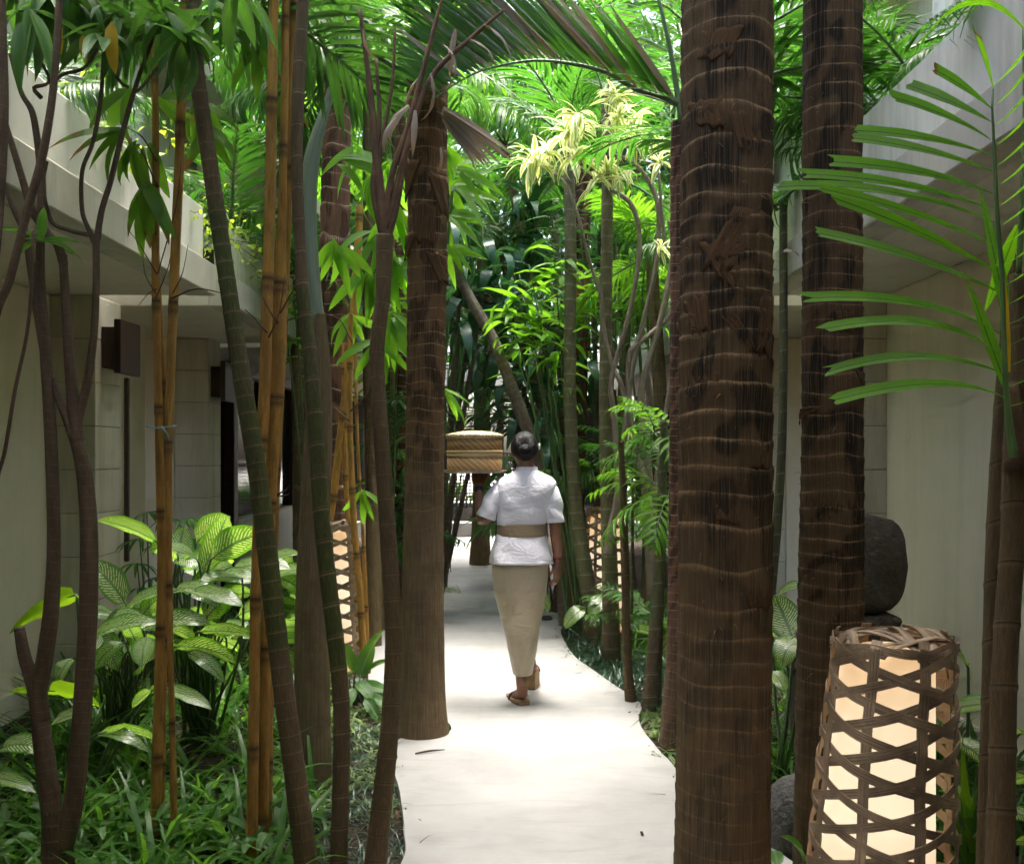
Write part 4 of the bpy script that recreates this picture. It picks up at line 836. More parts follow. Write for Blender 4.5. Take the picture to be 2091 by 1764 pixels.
for (u, v, L) in ((228, 45, 105), (120, 40, 70), (170, 70, 60)): add('leaf', yl, t, orient(P(u, v, 3.2), (0.06, -0.2, -1), (0, -1, 0.2), L * ml))
# ================================================================== fronds modelled leaflet by leaflet
def bent(p0, p1, lift, w, prof, N, m, seed, n=9, cross=5, blunt=False, nm='leaflet', parent=None, fold=0.25):
    """one leaflet from p0 to p1 sagging or arching by lift (metres) across its own length"""
    p0, p1 = Vector(p0), Vector(p1); L = (p1 - p0).length
    V, f, UV = leaf_arrays(L=1.0, W=w / L, n=n, prof=prof, droop=0.0, fold=fold, cross=cross, blunt=blunt, seed=seed)
    V[:, 2] += 4 * (lift / L) * V[:, 1] * (1 - V[:, 1])
    return add(nm, mesh(nm, [(V, f, UV, {}, 0)], M[m]), parent, orient(p0, p1 - p0, N, L))
# ---- areca palm at the right edge
t = thing('areca_palm', 'areca palm at the right edge spreading a large glowing frond', 'palm tree', G(2050, 2000))
for pts, Y, nm in (([(2062, 520, 26), (2056, 700, 28), (2046, 820, 30), (2036, 1000, 34), (2030, 1160, 36), (2024, 1350, 34), (2018, 1550, 34), (2014, 1764, 38)], 2.62, 'cane'), ([(2080, 560, 34), (2076, 760, 36), (2072, 930, 46), (2068, 1100, 46), (2058, 1250, 48), (2050, 1400, 50), (2046, 1600, 52), (2042, 1764, 56)], 2.5, 'cane')):
    stem(t, nm, pts, Y, 'ring_brown' if Y > 2.55 else 'ring_brown', rf_ring(0.155, 0.10, int(Y * 10), 0.4, 0.7, 0.55), 24, 0.010)
pp, rr = px_path([(2066, 780, 26), (2072, 880, 36), (2072, 960, 44)], 2.48); add('leaf_sheath', mesh('leaf_sheath', [tube(pp, rr, 14, 0.03)], M['sheath']), t)
YF = 2.4
rach = [(2070, 935, 20), (2056, 816, 13), (2050, 689, 11), (2046, 561, 10), (2036, 434, 9), (2031, 320, 7), (2026, 220, 5), (2028, 182, 4)]
pp, rr = px_path(rach, YF); fr = add('frond', mesh('frond', [tube(pp, rr, 8, 0.03)], M['petiole']), t)
c4 = lambda x, y: (1502 + x * 0.3339, y * 0.3339); c5 = lambda x, y: (1502 + x * 0.3339, 589 + y * 0.3339)
LL = [(c4(1575, 545), c4(1455, 190), 46, 0), (c4(1565, 665), c4(1212, 425), 28, 4), (c4(1560, 745), c4(1050, 520), 29, 6), (c4(1560, 855), c4(960, 595), 30, 8), (c4(1565, 950), c4(725, 800), 24, 14), (c4(1570, 1048), c4(705, 845), 24, 14),
      (c4(1580, 1190), c4(570, 990), 28, 18), (c4(1585, 1290), c4(400, 1065), 23, 24), (c4(1585, 1360), c4(245, 1145), 24, 40), (c4(1600, 1510), c4(505, 1150), 22, 14), (c4(1605, 1670), c4(610, 1215), 30, 12), (c4(1640, 1800), c4(500, 1425), 28, 16),
      (c5(1635, 290), c5(435, 60), 27, 36), (c5(1645, 430), c5(530, 250), 26, 58), (c5(1650, 525), c5(560, 510), 26, 48), (c5(1660, 675), c5(615, 680), 26, 42)]
for i, (a, b, w_, lift) in enumerate(LL):
    w_ *= 1.05
    bent(P(a[0], a[1], YF), P(b[0], b[1], YF - 0.18 + 0.25 * (i % 3) / 2), lift * YF / F, w_ * YF / F, 'cut', (-0.1, -0.95, 0.45 if i < 11 else 0.75), 'palm_front', i * 3, blunt=True, parent=fr)
for i in range(17):
    k = i / 16; a = (np.interp(k, [0, 1], [2027, 2057]), np.interp(k, [0, 1], [176, 830]))
    bent(P(a[0], a[1], YF), P(a[0] + 110, a[1] - 175 + 90 * k, YF - 0.1), 0.02, 0.028, 'cut', (0.6, -0.7, 0.5), 'palm_front', i + 50, blunt=True, parent=fr)
pp, rr = px_path([(2080, 560, 12), (2092, 300, 10), (2091, 60, 8)], 2.45); fr2 = add('frond', mesh('frond', [tube(pp, rr, 8, 0.03)], M['petiole']), t)
for i, (a, b) in enumerate((((2091, 60), (1880, 85)), ((2080, 460), (2010, 640)), ((2068, 700), (2000, 380)), ((2066, 820), (1968, 555)))):
    bent(P(a[0], a[1], 2.5), P(b[0], b[1], 2.6), 0.10 if i == 0 else 0.0, 0.024 if i == 0 else 0.036, 'strap', (0, -0.8, 0.6) if i else (0, 0.35, 1), 'palm_front', i + 80, parent=fr2)
bent(P(2060, 760, 2.42), P(2046, 520, 2.42), 0.0, 0.016, 'strap', (0, -1, 0.1), 'yellow_leaf', 3, parent=fr2)
o = bent(P(1600, 515, 3.35), P(1632, 525, 3.4), 0.01, 0.03, 'lance', (0, -0.5, 0.8), 'dead', 5, nm='dry_leaf'); tag(o, 'curled dry leaf caught between the two big palm trunks', 'dry leaf')

# ---- the broad frond arching over the path, grown by the palm behind the thickest trunk
arch = [(1394, 260, 18), (1391, 216, 15), (1308, 187, 12), (1241, 150, 10), (1174, 132, 8), (1091, 124, 6), (1007, 138, 5), (950, 160, 4), (880, 205, 3)]
pp, rr = px_path(arch, (5.05, 4.7)); f10 = add('frond', mesh('frond', [tube(pp, rr, 8, 0.04)], M['petiole']), t10)
cc, _ = catmull(pp, 0.03); n_ = 44
for i in range(n_):
    k = 0.10 + 0.89 * i / n_; p0 = Vector(cc[int(k * (len(cc) - 1))]); L = (0.30 + 0.46 * math.sin(math.pi * min(1, 0.25 + 0.75 * k))) * U(0.9, 1.05)
    for sgn in (0, 1):
        an = R(118 + 24 * k + U(-4, 4)); dy = (0.25, -0.45)[sgn]
        bent(p0, p0 + Vector((math.cos(an) * L, dy * L, math.sin(an) * L * (0.95 - 0.4 * sgn))), U(-.03, .01), 0.040, 'lance', (0.2, -0.8 if sgn == 0 else 0.6, -0.3), 'palm_leaf' if U(0, 1) < 0.85 else 'dead', i * 2 + sgn, n=6, cross=3, parent=f10)
fr_specs = [([(1392, 250, 14), (1372, 120, 10), (1350, 20, 8), (1325, -80, 6)], 0)]
for q, kk in fr_specs:
    pp, rr = px_path(q, 5.0); fo = add('frond', mesh('frond', [tube(pp, rr, 8, 0.04)], M['petiole']), t10); cc, _ = catmull(pp, 0.03)
    for i in range(22):
        p0 = Vector(cc[int((0.1 + 0.88 * i / 22) * (len(cc) - 1))])
        for sgn in (-1, 1): bent(p0, p0 + Vector((-0.42 if sgn < 0 else 0.2, -0.15, (0.02 - 0.25 * kk) if sgn < 0 else -0.05)) * U(0.8, 1.1), 0.04, 0.03, 'lance', (0, -0.5, 0.7), 'palm_dark' if (i % 4) else 'dead', i, n=5, cross=3, parent=fo)
crown(t10, P(1394, 240, 5.05), 5, 1.2, 'areca', 'palm_leaf', (20, 75), az=[60, 100, 80, 140, 120], seed=101)

# ---- arecas and planter plants behind the right trunks
def clump(label, base, canes, crowns, grp, kind='areca', leafm='palm_leaf', nm='areca_palm', cat='palm tree'):
    """canes: list of (top Vector, radius); crowns: per cane (n, L, el, az)"""
    t = thing(nm, label, cat, base, grp)
    for i, (tp, rad) in enumerate(canes):
        b = Vector(base) + Vector((U(-.08, .08), U(-.08, .08), -0.06))
        md = b.lerp(Vector(tp), 0.5) + Vector((U(-.05, .05), U(-.05, .05), 0))
        add('cane', mesh('cane', [tube([b, md, Vector(tp)], [rad * 1.2, rad, rad * 0.9], 12, 0.015, rf_ring(0.11, 0.07, i + int(abs(base[0]) * 10), -1, -.5, 0.8))], M['ring_grey']), t)
        n, L, el, az = crowns[i]; crown(t, tp, n, L, kind, leafm, el, az, seed=i + int(abs(base[0] * 31 + base[1] * 17)))
    return t
clump('areca palm with upright fronds showing between the two big right trunks', (1.38, 5.5, 0), [(P(1560, 330, 5.5), 0.03), (P(1600, 420, 5.6), 0.025)], [(7, 1.3, (35, 85), [20, -40, 60, 120, 160, -100, 80]), (5, 0.9, (10, 60), [40, 100, 150, -20, -80])], 'arecas behind the big right trunks')
clump('leafy palm spilling over the right planter parapet', (2.0, 4.6, 2.86), [(Vector((1.95, 4.7, 3.05)), 0.015), (Vector((1.9, 5.4, 3.0)), 0.015)], [(9, 0.8, (0, 75), None), (8, 0.7, (0, 75), None)], 'plants in the roof planters', 'feather')
clump('fronds growing from the near end of the right roof planter', (2.1, 3.4, 2.86), [(Vector((2.1, 3.5, 3.05)), 0.015)], [(8, 0.75, (5, 75), None)], 'plants in the roof planters', 'feather', 'palm_dark')
clump('dark fronds spilling from the near end of the left roof planter', (-2.25, 4.5, 2.86), [(Vector((-2.2, 4.6, 3.1)), 0.02), (Vector((-2.3, 5.5, 3.0)), 0.02)], [(6, 0.75, (0, 65), None), (5, 0.7, (0, 65), None)], 'plants in the roof planters', 'feather', 'palm_dark')
clump('pale shining fronds on the middle left roof planter', (-2.2, 7.6, 2.86), [(Vector((-2.1, 7.4, 3.1)), 0.02), (Vector((-2.0, 8.2, 3.0)), 0.02)], [(10, 1.0, (-5, 60), None), (10, 0.9, (-5, 60), None)], 'plants in the roof planters', 'areca', 'palm_leaf')
clump('fronds on the far left roof planter', (-2.2, 10.4, 2.86), [(Vector((-2.1, 10.4, 3.3)), 0.02), (Vector((-2.1, 12.0, 3.2)), 0.02)], [(11, 1.2, (-5, 60), None), (11, 1.2, (-5, 60), None)], 'plants in the roof planters', 'feather', 'palm_leaf')
clump('fronds on the far right roof planter', (1.9, 9.6, 2.86), [(Vector((1.8, 8.2, 3.1)), 0.02), (Vector((1.85, 10.2, 3.2)), 0.02)], [(10, 1.0, (-5, 60), None), (11, 1.1, (-5, 60), None)], 'plants in the roof planters', 'feather', 'palm_leaf')

# ---- taller palms and shrubs filling the back of the court
back = [(1030, 300, 12.0, 1.7, 'areca', 'palm_leaf', 'feathery palm crown high behind the woman'), (1120, 150, 13.5, 2.2, 'areca', 'palm_leaf', 'sunlit palm crown under the arching frond'), (900, 210, 11.0, 1.8, 'feather', 'palm_leaf', 'fine leaved palm crown behind the path edge palm'),
        (1300, 330, 11.5, 1.6, 'areca', 'palm_leaf', 'palm crown to the right of the variegated shrub'), (1330, 520, 8.4, 1.0, 'areca', 'bright_leaf', 'young bright palm above the right planter'), (780, 110, 9.5, 1.9, 'feather', 'bright_leaf', 'lit palm crown between bamboo and the path edge palm'),
        (560, 60, 8.8, 1.7, 'areca', 'palm_leaf', 'palm crown above the middle left planter'), (1230, 30, 12.5, 2.2, 'feather', 'palm_dark', 'dark palm crown high over the far court'), (990, 30, 14.5, 2.4, 'areca', 'palm_leaf', 'tall sunlit palm crown at the top of the picture'),
        (1010, 450, 10.5, 1.2, 'feather', 'palm_leaf', 'drooping feathery palm left of the corn plants'), (1270, 180, 15.5, 2.2, 'areca', 'palm_leaf', 'bright far palm behind the variegated shrub'), (860, 330, 13.5, 1.8, 'areca', 'bright_leaf', 'bright far palm behind the banded trunk top'), (1400, 120, 13.0, 2.2, 'areca', 'palm_leaf', 'far palm crown beyond the thickest trunk'), (700, 260, 13.0, 2.0, 'areca', 'bright_leaf', 'far sunlit palm left of the path edge palm')]
for i, (u, v, Y, L, kind, lm_, lab) in enumerate(back):
    tp = P(u, v, Y); bs = Vector((tp.x + U(-.3, .3), Y + U(-.2, .2), 0))
    if abs(bs.x) < 1.1 and Y > 9: bs.x = 1.0 if tp.x > -0.42 else -1.25
    t = thing('court_palm', lab, 'palm tree', bs, 'palms filling the back of the court')
    add('trunk', mesh('trunk', [tube([bs - Vector((0, 0, .08)), bs.lerp(tp, .5) + Vector((U(-.1, .1), 0, 0)), tp], [.075, .06, .05], 14, 0.03, rf_fibre(0.10, 0.05, i, 0.4, 1.0, 0.4))], M['bark_plain']), t)
    crown(t, tp, 9, L * 0.85, kind, lm_, (-30, 70), seed=200 + i)
# a broad leafed tree beyond the pavilion: limbs and thousands of small leaves in clumps
def leafy_crown(center, rad, n, leafm, size, seed, clumps=26):
    r = np.random.default_rng(seed); base, f, UV = leaf_arrays(L=1, W=0.42, n=2, prof='oval', droop=0.3, fold=0.3, cross=3)
    cen = r.normal(0, 1, (clumps, 3)); cen /= np.linalg.norm(cen, axis=1)[:, None]; cen = cen * (r.random((clumps, 1)) ** 0.4) * np.array(rad) + np.array(center)
    A, FA, UA = [], [], []
    for i in range(n):
        c = cen[r.integers(clumps)] + r.normal(0, 0.17, 3) * np.array(rad)
        Mx = orient(c, Vector(r.normal(0, 1, 3)) + Vector((0, 0, -0.3)), Vector(r.normal(0, .5, 3)) + Vector((0, 0, 1)), size * r.uniform(0.6, 1.3)); A.append(xform(base, Mx)); FA.append(f + i * len(base)); UA.append(UV)
    return mesh('crown', [(np.concatenate(A), np.concatenate(FA), np.concatenate(UA), {}, 0)], M[leafm]), cen
def tree(label, base, h, rad, n, leafm, size, seed):
    t = thing('garden_tree', label, 'tree', base, 'trees beyond the pavilion'); b = Vector(base); c = b + Vector((0, 0, h))
    me, cen = leafy_crown(c, rad, n, leafm, size, seed); o = add('crown', me, t)
    pr = [tube([b - Vector((0, 0, .1)), b.lerp(c, .5) + Vector((.2, 0, 0)), c], [.22, .16, .09], 12, 0.2)]
    for q in cen[:9]: pr.append(tube([b.lerp(c, .55), b.lerp(c, .7).lerp(Vector(q), .5), Vector(q)], [.07, .05, .015], 7, 0.25))
    add('trunk', mesh('trunk', pr, M['bark_branch']), t)
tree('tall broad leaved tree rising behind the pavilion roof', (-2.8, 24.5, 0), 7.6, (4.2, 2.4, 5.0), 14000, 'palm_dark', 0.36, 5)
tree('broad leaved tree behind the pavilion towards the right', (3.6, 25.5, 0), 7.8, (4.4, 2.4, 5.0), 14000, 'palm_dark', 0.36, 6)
tree('deep green tree far behind the left wing', (-8.5, 22.0, 0), 6.5, (3.2, 2.5, 3.4), 6000, 'palm_leaf', 0.36, 7)
tree('deep green tree far behind the right wing', (8.8, 22.0, 0), 6.8, (3.2, 2.5, 3.4), 6000, 'palm_leaf', 0.36, 8)
for (x, y, hh, lab) in ((-1.6, 23.0, .75, 'low sunlit bush seen through the lattice'), (0.2, 23.6, .8, 'round sunlit bush behind the middle lattice'), (3.0, 23.0, .9, 'sunlit bush behind the right lattice'), (-3.2, 23.5, .9, 'sunlit bush beyond the solid panel')):
    t = thing('garden_bush', lab, 'bush', (x, y, 0), 'bushes beyond the pavilion'); me, cen = leafy_crown((x, y, hh * .6), (.75, .5, hh * .55), 1500, 'bright_leaf', 0.13, int(x * 7 + 40), 16); add('foliage', me, t)
    add('stems', mesh('stems', [tube([Vector((x, y, -.05)), Vector(q)], [.03, .01], 5, 0.2) for q in cen[:6]], M['bark_branch']), t)

# ---- corn plants: canes with drooping blue green straps
cm = [leaf_mesh('leaf', M['corn_leaf'], L=1, W=0.15, n=8, prof='strap', droop=0.9 + 0.4 * k, fold=0.25, wave=0.04, cross=3, seed=k) for k in range(4)]
for i, (u, v, Y, n, L, lab) in enumerate(((1000, 520, 9.4, 26, 150, 'tall corn plant with blue green straps behind the leaning trunk'), (950, 450, 10.2, 24, 140, 'corn plant beside the path edge palm trunk'), (1105, 600, 9.0, 24, 130, 'corn plant with hanging leaves behind the bright shrub'), (1050, 740, 9.2, 22, 130, 'corn plant drooping above the woven basket'),
        (1125, 800, 8.8, 22, 120, 'low corn plant directly behind the head of the woman'), (960, 660, 11.0, 22, 120, 'corn plant in front of the pavilion fascia'), (1085, 410, 10.2, 24, 140, 'corn plant under the variegated shrub'), (1210, 640, 9.0, 18, 110, 'corn plant right of the purple red trunk'), (1225, 460, 10.5, 20, 120, 'corn plant behind the straight ringed stem'), (940, 560, 9.0, 18, 150, 'corn plant with long dark straps left of the leaning trunk'), (1020, 630, 10.2, 20, 120, 'dark corn plant in the middle of the thicket'))):
    tp = P(u, v, Y); bs = Vector((max(0.75, tp.x) if tp.x > 0 else min(-0.75, tp.x), Y + 0.1, 0)); t = thing('corn_plant', lab, 'corn plant', bs, 'corn plants at the back of the court')
    add('cane', mesh('cane', [tube([bs - Vector((0, 0, .06)), bs.lerp(tp, .6) + Vector((U(-.06, .06), 0, 0)), tp], [.028, .024, .018], 9, 0.04, rf_ring(0.05, 0.04, i, -1, -.5, 0.3))], M['bark_pale']), t)
    for k in range(n):
        h = k / n; add('leaf', random.choice(cm), t, orient(tp + Vector((0, 0, -0.55 * (1 - h))), dirv(R(k * 137.5 + U(-20, 20)), R(-5 + 65 * h + U(-10, 10))), (0, 0, 1), L * U(.8, 1.15) * Y / F, U(-.4, .4)))
# ---- shrubs with fine bright bamboo like leaves
fm = [leaf_mesh('leaf', M['bright_leaf'], L=1, W=0.17, n=4, prof='lance', droop=0.3 + 0.3 * k, fold=0.3, cross=3, seed=k) for k in range(3)]
fm2 = [leaf_mesh('leaf', M['palm_leaf'], L=1, W=0.17, n=4, prof='lance', droop=0.3 + 0.3 * k, fold=0.3, cross=3, seed=k) for k in range(3)]
def fine_shrub(lab, cpts, Y, bs_u, grp, L=75, per=11, ms=fm):
    bs = Vector((P(bs_u, 930, Y).x, Y, 0)); t = thing('leafy_shrub', lab, 'shrub', bs, grp)
    for (u, v) in cpts:
        tp = P(u, v, Y + U(-.4, .4)); md = bs.lerp(tp, .6) + Vector((0, 0, .25)); add('stem', mesh('stem', [tube([bs + Vector((U(-.1, .1), U(-.1, .1), -.06)), md, tp], [.012, .009, .004], 6, 0.08)], M['petiole']), t)
        for k in range(per):
            q = md.lerp(tp, U(.45, 1.0)); add('leaf', random.choice(ms), t, orient(q + Vector((U(-.06, .06), U(-.06, .06), U(-.06, .06))), (tp - md).normalized() * .5 + dirv(U(0, 6.28), U(-.6, .4)), (0, 0, 1), L * U(.7, 1.2) * Y / F, U(-.5, .5)))
fine_shrub('bright fine leaved shrub behind the woman, above her head', [(1080, 540), (1130, 500), (1150, 590), (1060, 610), (1110, 660), (1040, 690), (1170, 540), (1090, 590), (1020, 580), (1140, 700), (1060, 560)], 8.3, 1180, 'bright fine leaved shrubs', 85, 12)
fine_shrub('bright fine leaved shrub filling the gap right of the straight ringed stem', [(1290, 480), (1270, 560), (1320, 440), (1300, 620), (1340, 560), (1250, 520)], 8.8, 1330, 'bright fine leaved shrubs', 70, 12)
fine_shrub('glossy leaved shrub under the variegated heads', [(1200, 480), (1260, 430), (1130, 450), (1230, 560), (1300, 400), (1180, 420)], 9.2, 1240, 'bright fine leaved shrubs', 80, 12, fm2)
fine_shrub('bright leafy shrub between the bamboo and the path edge palm', [(760, 420), (790, 560), (740, 620), (800, 690), (770, 330), (730, 500), (820, 620), (800, 420)], 8.8, 790, 'bright fine leaved shrubs', 95, 12)
fine_shrub('glowing shrub behind the yellow bamboo', [(640, 640), (600, 600), (660, 560), (620, 540), (690, 720), (580, 650)], 8.2, 640, 'bright fine leaved shrubs', 80, 10)
fine_shrub('dark glossy shrub low beside the distant path', [(1030, 930), (1050, 980), (1020, 1060), (1040, 1000), (950, 780)], 11.5, 1080, 'dark glossy shrubs', 90, 14, fm2)
fine_shrub('dark glossy shrub left of the path behind the palm trunks', [(800, 900), (830, 1000), (790, 1060), (815, 1130), (840, 900), (780, 980)], 9.4, 795, 'dark glossy shrubs', 90, 12, fm2)
# ---- variegated shrub with pale curved branches
t = thing('variegated_shrub', 'tall shrub with yellow edged leaf heads on pale curving branches', 'shrub', G(1338, 1330))
def vb(pts, Y):
    p, r = px_path(pts, Y); add('branch', mesh('branch', [tube(p[::-1], [x * 0.72 for x in r[::-1]], 10, 0.02, rf_ring(0.04, 0.03, 3, -1, -.5, 0.8))], M['bark_pale']), t)
for q in ([(1322, 760, 14), (1326, 820, 22), (1316, 880, 30), (1322, 1000, 34), (1330, 1150, 34), (1336, 1300, 38), (1338, 1345, 44)], [(1150, 318, 8), (1200, 330, 10), (1240, 380, 13), (1290, 420, 14), (1306, 500, 13), (1290, 620, 14), (1262, 720, 14), (1248, 790, 16), (1256, 870, 18), (1262, 990, 18), (1248, 1080, 22), (1240, 1130, 24)],
          [(1230, 310, 8), (1290, 330, 10), (1330, 380, 13), (1345, 440, 13), (1340, 540, 14), (1318, 640, 14), (1290, 760, 16), (1278, 860, 18), (1268, 960, 19), (1250, 1080, 22), (1242, 1130, 24)], [(1365, 450, 8), (1385, 560, 12), (1370, 640, 14), (1330, 680, 15), (1300, 705, 16), (1285, 730, 16), (1284, 820, 18)],
          [(1380, 480, 10), (1368, 560, 16), (1350, 650, 18), (1330, 720, 18), (1310, 800, 22), (1316, 880, 26)], [(1225, 560, 8), (1232, 660, 11), (1248, 740, 12), (1270, 790, 14), (1286, 860, 16), (1300, 930, 18), (1318, 980, 24)], [(1100, 340, 6), (1150, 370, 8), (1180, 440, 10), (1200, 520, 10), (1225, 600, 10)],
          [(1250, 260, 7), (1240, 300, 8), (1228, 330, 9)], [(1330, 300, 6), (1345, 360, 8), (1352, 440, 10), (1360, 520, 11)], [(1380, 600, 12), (1372, 760, 14), (1350, 900, 15), (1340, 1000, 18), (1334, 1100, 20)]): vb(q, 7.1 if q[-1][1] < 1200 else 7.2)
vm = [leaf_mesh('leaf', M['variegated'], L=1, W=0.19, n=5, prof='lance', droop=0.5 + 0.4 * k, fold=0.25, cross=5, seed=k) for k in range(3)]
for (u, v, n, L) in ((1090, 330, 26, 80), (1120, 310, 16, 70), (1160, 275, 30, 85), (1180, 240, 16, 70), (1170, 320, 18, 80), (1255, 200, 24, 62), (1262, 240, 22, 62), (1255, 280, 18, 62), (1295, 250, 22, 62), (1298, 290, 20, 62), (1240, 350, 16, 60), (1270, 360, 14, 60), (1345, 330, 14, 55), (1340, 290, 10, 50), (1350, 510, 10, 45), (1215, 370, 12, 70)):
    rosette(P(u, v, 6.7 + U(-.2, .2)), n, L * 0.95 * 6.7 / F, (-35, 75), int(u + v), vm, wx=1.1)
add('leaf', yl, t, orient(P(1185, 330, 6.9), (0.9, -0.1, 0.15), (0, -.6, .7), 60 * 7 / F))
# ---- leaning pale trunk
pts = [(905, 480, 18), (925, 540, 20), (960, 610, 22), (1000, 680, 23), (1030, 750, 24), (1056, 820, 25), (1075, 870, 26), (1110, 960, 28), (1135, 1060, 30), (1150, 1180, 32)]
t = thing('leaning_trunk', 'pale ringed trunk leaning across the thicket towards the left', 'tree', base_of(pts, 8.6)); _, p, r = stem(t, 'trunk', pts, 8.6, 'bark_pale', rf_ring(0.06, 0.05, 3, -1, -.5, 0.4), 14, 0.02)
for k in range(26): add('leaf', random.choice(cm), t, orient(p[-1] + Vector((0, 0, U(-.2, .2))), dirv(R(k * 137.5), R(U(-10, 70))), (0, 0, 1), 0.55 * U(.8, 1.1), U(-.3, .3)))

# ---- small palms in the right bed
def small_palm(lab, base, tops, L, n, leafm='palm_leaf', kind='small', grp='young palms in the right bed', el=(0, 75)):
    t = thing('young_palm', lab, 'palm tree', base, grp)
    for i, tp in enumerate(tops):
        b = Vector(base) + Vector((U(-.05, .05), U(-.05, .05), -.06)); add('stem', mesh('stem', [tube([b, b.lerp(tp, .5) + Vector((U(-.02, .02), 0, 0)), tp], [.012, .010, .008], 8, 0.03, rf_ring(0.09, 0.06, i, -1, -.5, 0.8))], M['ring_grey']), t)
        crown(t, tp, n, L * U(.85, 1.1), kind, leafm, el, seed=i + int(base[0] * 100) + int(base[1] * 10), jitter=0.05)
small_palm('young palm with shining fronds in front of the right lantern', G(1275, 1400), [P(1292, 965, 6.2)], 0.36, 6, el=(20, 80))
small_palm('young palm with long bright leaflets against the thickest trunk', G(1345, 1430), [P(1355, 880, 6.0), P(1362, 1000, 5.9)], 0.50, 9, 'bright_leaf', el=(-20, 60))
small_palm('low spreading young palm at the mid right bed', G(1320, 1390), [P(1358, 1130, 6.3), P(1330, 1270, 6.3)], 0.38, 7, el=(-10, 60))
small_palm('low young palm beside the mondo grass', G(1275, 1345), [P(1290, 1240, 7.0), P(1250, 1265, 7.3)], 0.34, 7, 'palm_leaf', el=(-5, 55))
small_palm('yellow green young palm just right of the woman', G(1165, 1270), [P(1160, 975, 8.4)], 0.42, 8, 'bright_leaf', el=(-10, 50))
small_palm('feathery palm behind the right lantern', G(1300, 1285), [P(1290, 960, 8.6), P(1320, 1020, 8.4)], 0.85, 10, 'palm_leaf', 'areca', el=(-5, 70))
small_palm('dark young palm behind the woman beside the short trunk', G(1030, 1175), [P(1010, 1085, 12.4)], 0.5, 9, 'palm_dark')
small_palm('fern like palm over the distant path bend', G(1125, 1215), [P(1115, 640, 9.6), P(1095, 880, 9.8)], 0.8, 9, 'palm_dark', 'areca', el=(-30, 50))
small_palm('young palm low by the path beyond the left lantern', G(800, 1255), [P(812, 900, 8.9), P(812, 1100, 8.9)], 0.6, 9, 'palm_dark')

# ---- dumb canes
dmsh = [leaf_mesh('leaf', M['dumb'], L=1, W=0.42, n=8, prof='oval', droop=0.30 + 0.25 * k, fold=0.28, wave=0.03, cross=7, seed=k) for k in range(3)]
def leafy(t, base, leaves, ms, petr=0.006, Wbase=0.42, extra=0, box_=None):
    """leaves: (base u, v, tip u, v, width px, shows 'back' (light through) or 'top', depth)"""
    leaves = list(leaves)
    for k in range(extra):
        u, v = U(box_[0], box_[1]), U(box_[2], box_[3]); a_ = R(U(-80, 80)); l_ = U(50, 95); leaves.append((u, v, u + math.sin(a_) * l_, v - math.cos(a_) * l_ * U(.2, .8), U(30, 48), 'back' if U(0, 1) < .5 else 'top', U(box_[4], box_[5])))
    for i, (u0, v0, u1, v1, w_, face, Y) in enumerate(leaves):
        a, b = P(u0, v0, Y), P(u1, v1, Y + (0.10 if face == 'back' else -0.10)); b = a + (b - a) * 1.1; L = (b - a).length; w_ = w_ * (1.35 if ms is dmsh else 1.0)
        N = (U(-.2, .2), 0.85, 0.7) if face == 'back' else (U(-.2, .2), -0.55, 0.85)
        add('leaf', ms[i % len(ms)], t, orient(a, b - a, N, L * 1.05, 0, (w_ * Y / F) / (L * 1.05 * Wbase)))
        bb = Vector(base) + Vector((U(-.08, .08), U(-.08, .08), -0.05)); d = (b - a).normalized()
        add('petiole', mesh('petiole', [tube([bb, bb.lerp(a, .55) - d * 0.06 + Vector((0, 0, .05)), a - d * 0.01, a + d * L * .12], [petr * 1.7, petr * 1.1, petr * .8, petr * .4], 7, 0.04)], M['petiole']), t)
D = [(323, 1109, 235, 1051, 36, 'back', 4.75), (404, 1146, 359, 1095, 34, 'top', 4.55), (414, 1171, 464, 1052, 40, 'back', 4.6), (402, 1108, 452, 1056, 52, 'back', 4.8), (434, 1140, 516, 1072, 60, 'back', 4.55), (354, 1208, 424, 1175, 30, 'top', 4.4), (392, 1206, 478, 1214, 32, 'top', 4.35),
     (294, 1283, 388, 1234, 42, 'top', 4.35), (339, 1283, 422, 1292, 28, 'back', 4.45), (407, 1290, 512, 1280, 30, 'back', 4.45), (357, 1321, 478, 1312, 42, 'back', 4.4), (384, 1333, 448, 1352, 24, 'top', 4.3), (430, 1230, 500, 1200, 44, 'back', 4.7), (445, 1180, 500, 1160, 40, 'top', 4.75), (420, 1265, 460, 1200, 46, 'back', 4.7), (360, 1150, 372, 1090, 44, 'back', 4.85), (470, 1170, 530, 1130, 40, 'top', 4.9)]
t = thing('dumb_cane', 'large dumb cane with glowing mottled leaves between the two bamboo clumps', 'dumb cane', G(420, 1500), 'dumb canes'); leafy(t, G(410, 1490), D, dmsh, extra=20, box_=(360, 500, 1130, 1330, 4.6, 5.2))
D = [(255, 1230, 208, 1153, 56, 'top', 4.5), (186, 1308, 268, 1237, 40, 'top', 4.2), (252, 1313, 188, 1330, 40, 'top', 4.2), (300, 1300, 286, 1345, 38, 'top', 4.25), (212, 1270, 262, 1235, 34, 'top', 4.45), (147, 1345, 108, 1368, 32, 'top', 4.15), (255, 1270, 285, 1310, 34, 'back', 4.4), (205, 1290, 235, 1345, 38, 'top', 4.4), (290, 1260, 310, 1215, 30, 'back', 4.5), (260, 1240, 330, 1190, 32, 'top', 4.6), (262, 1330, 310, 1300, 30, 'back', 4.3)]
t = thing('dumb_cane', 'dumb cane with silvery leaf tops against the cream wall', 'dumb cane', G(270, 1500), 'dumb canes'); leafy(t, G(250, 1490), D, dmsh, extra=14, box_=(210, 320, 1230, 1380, 4.5, 5.0))
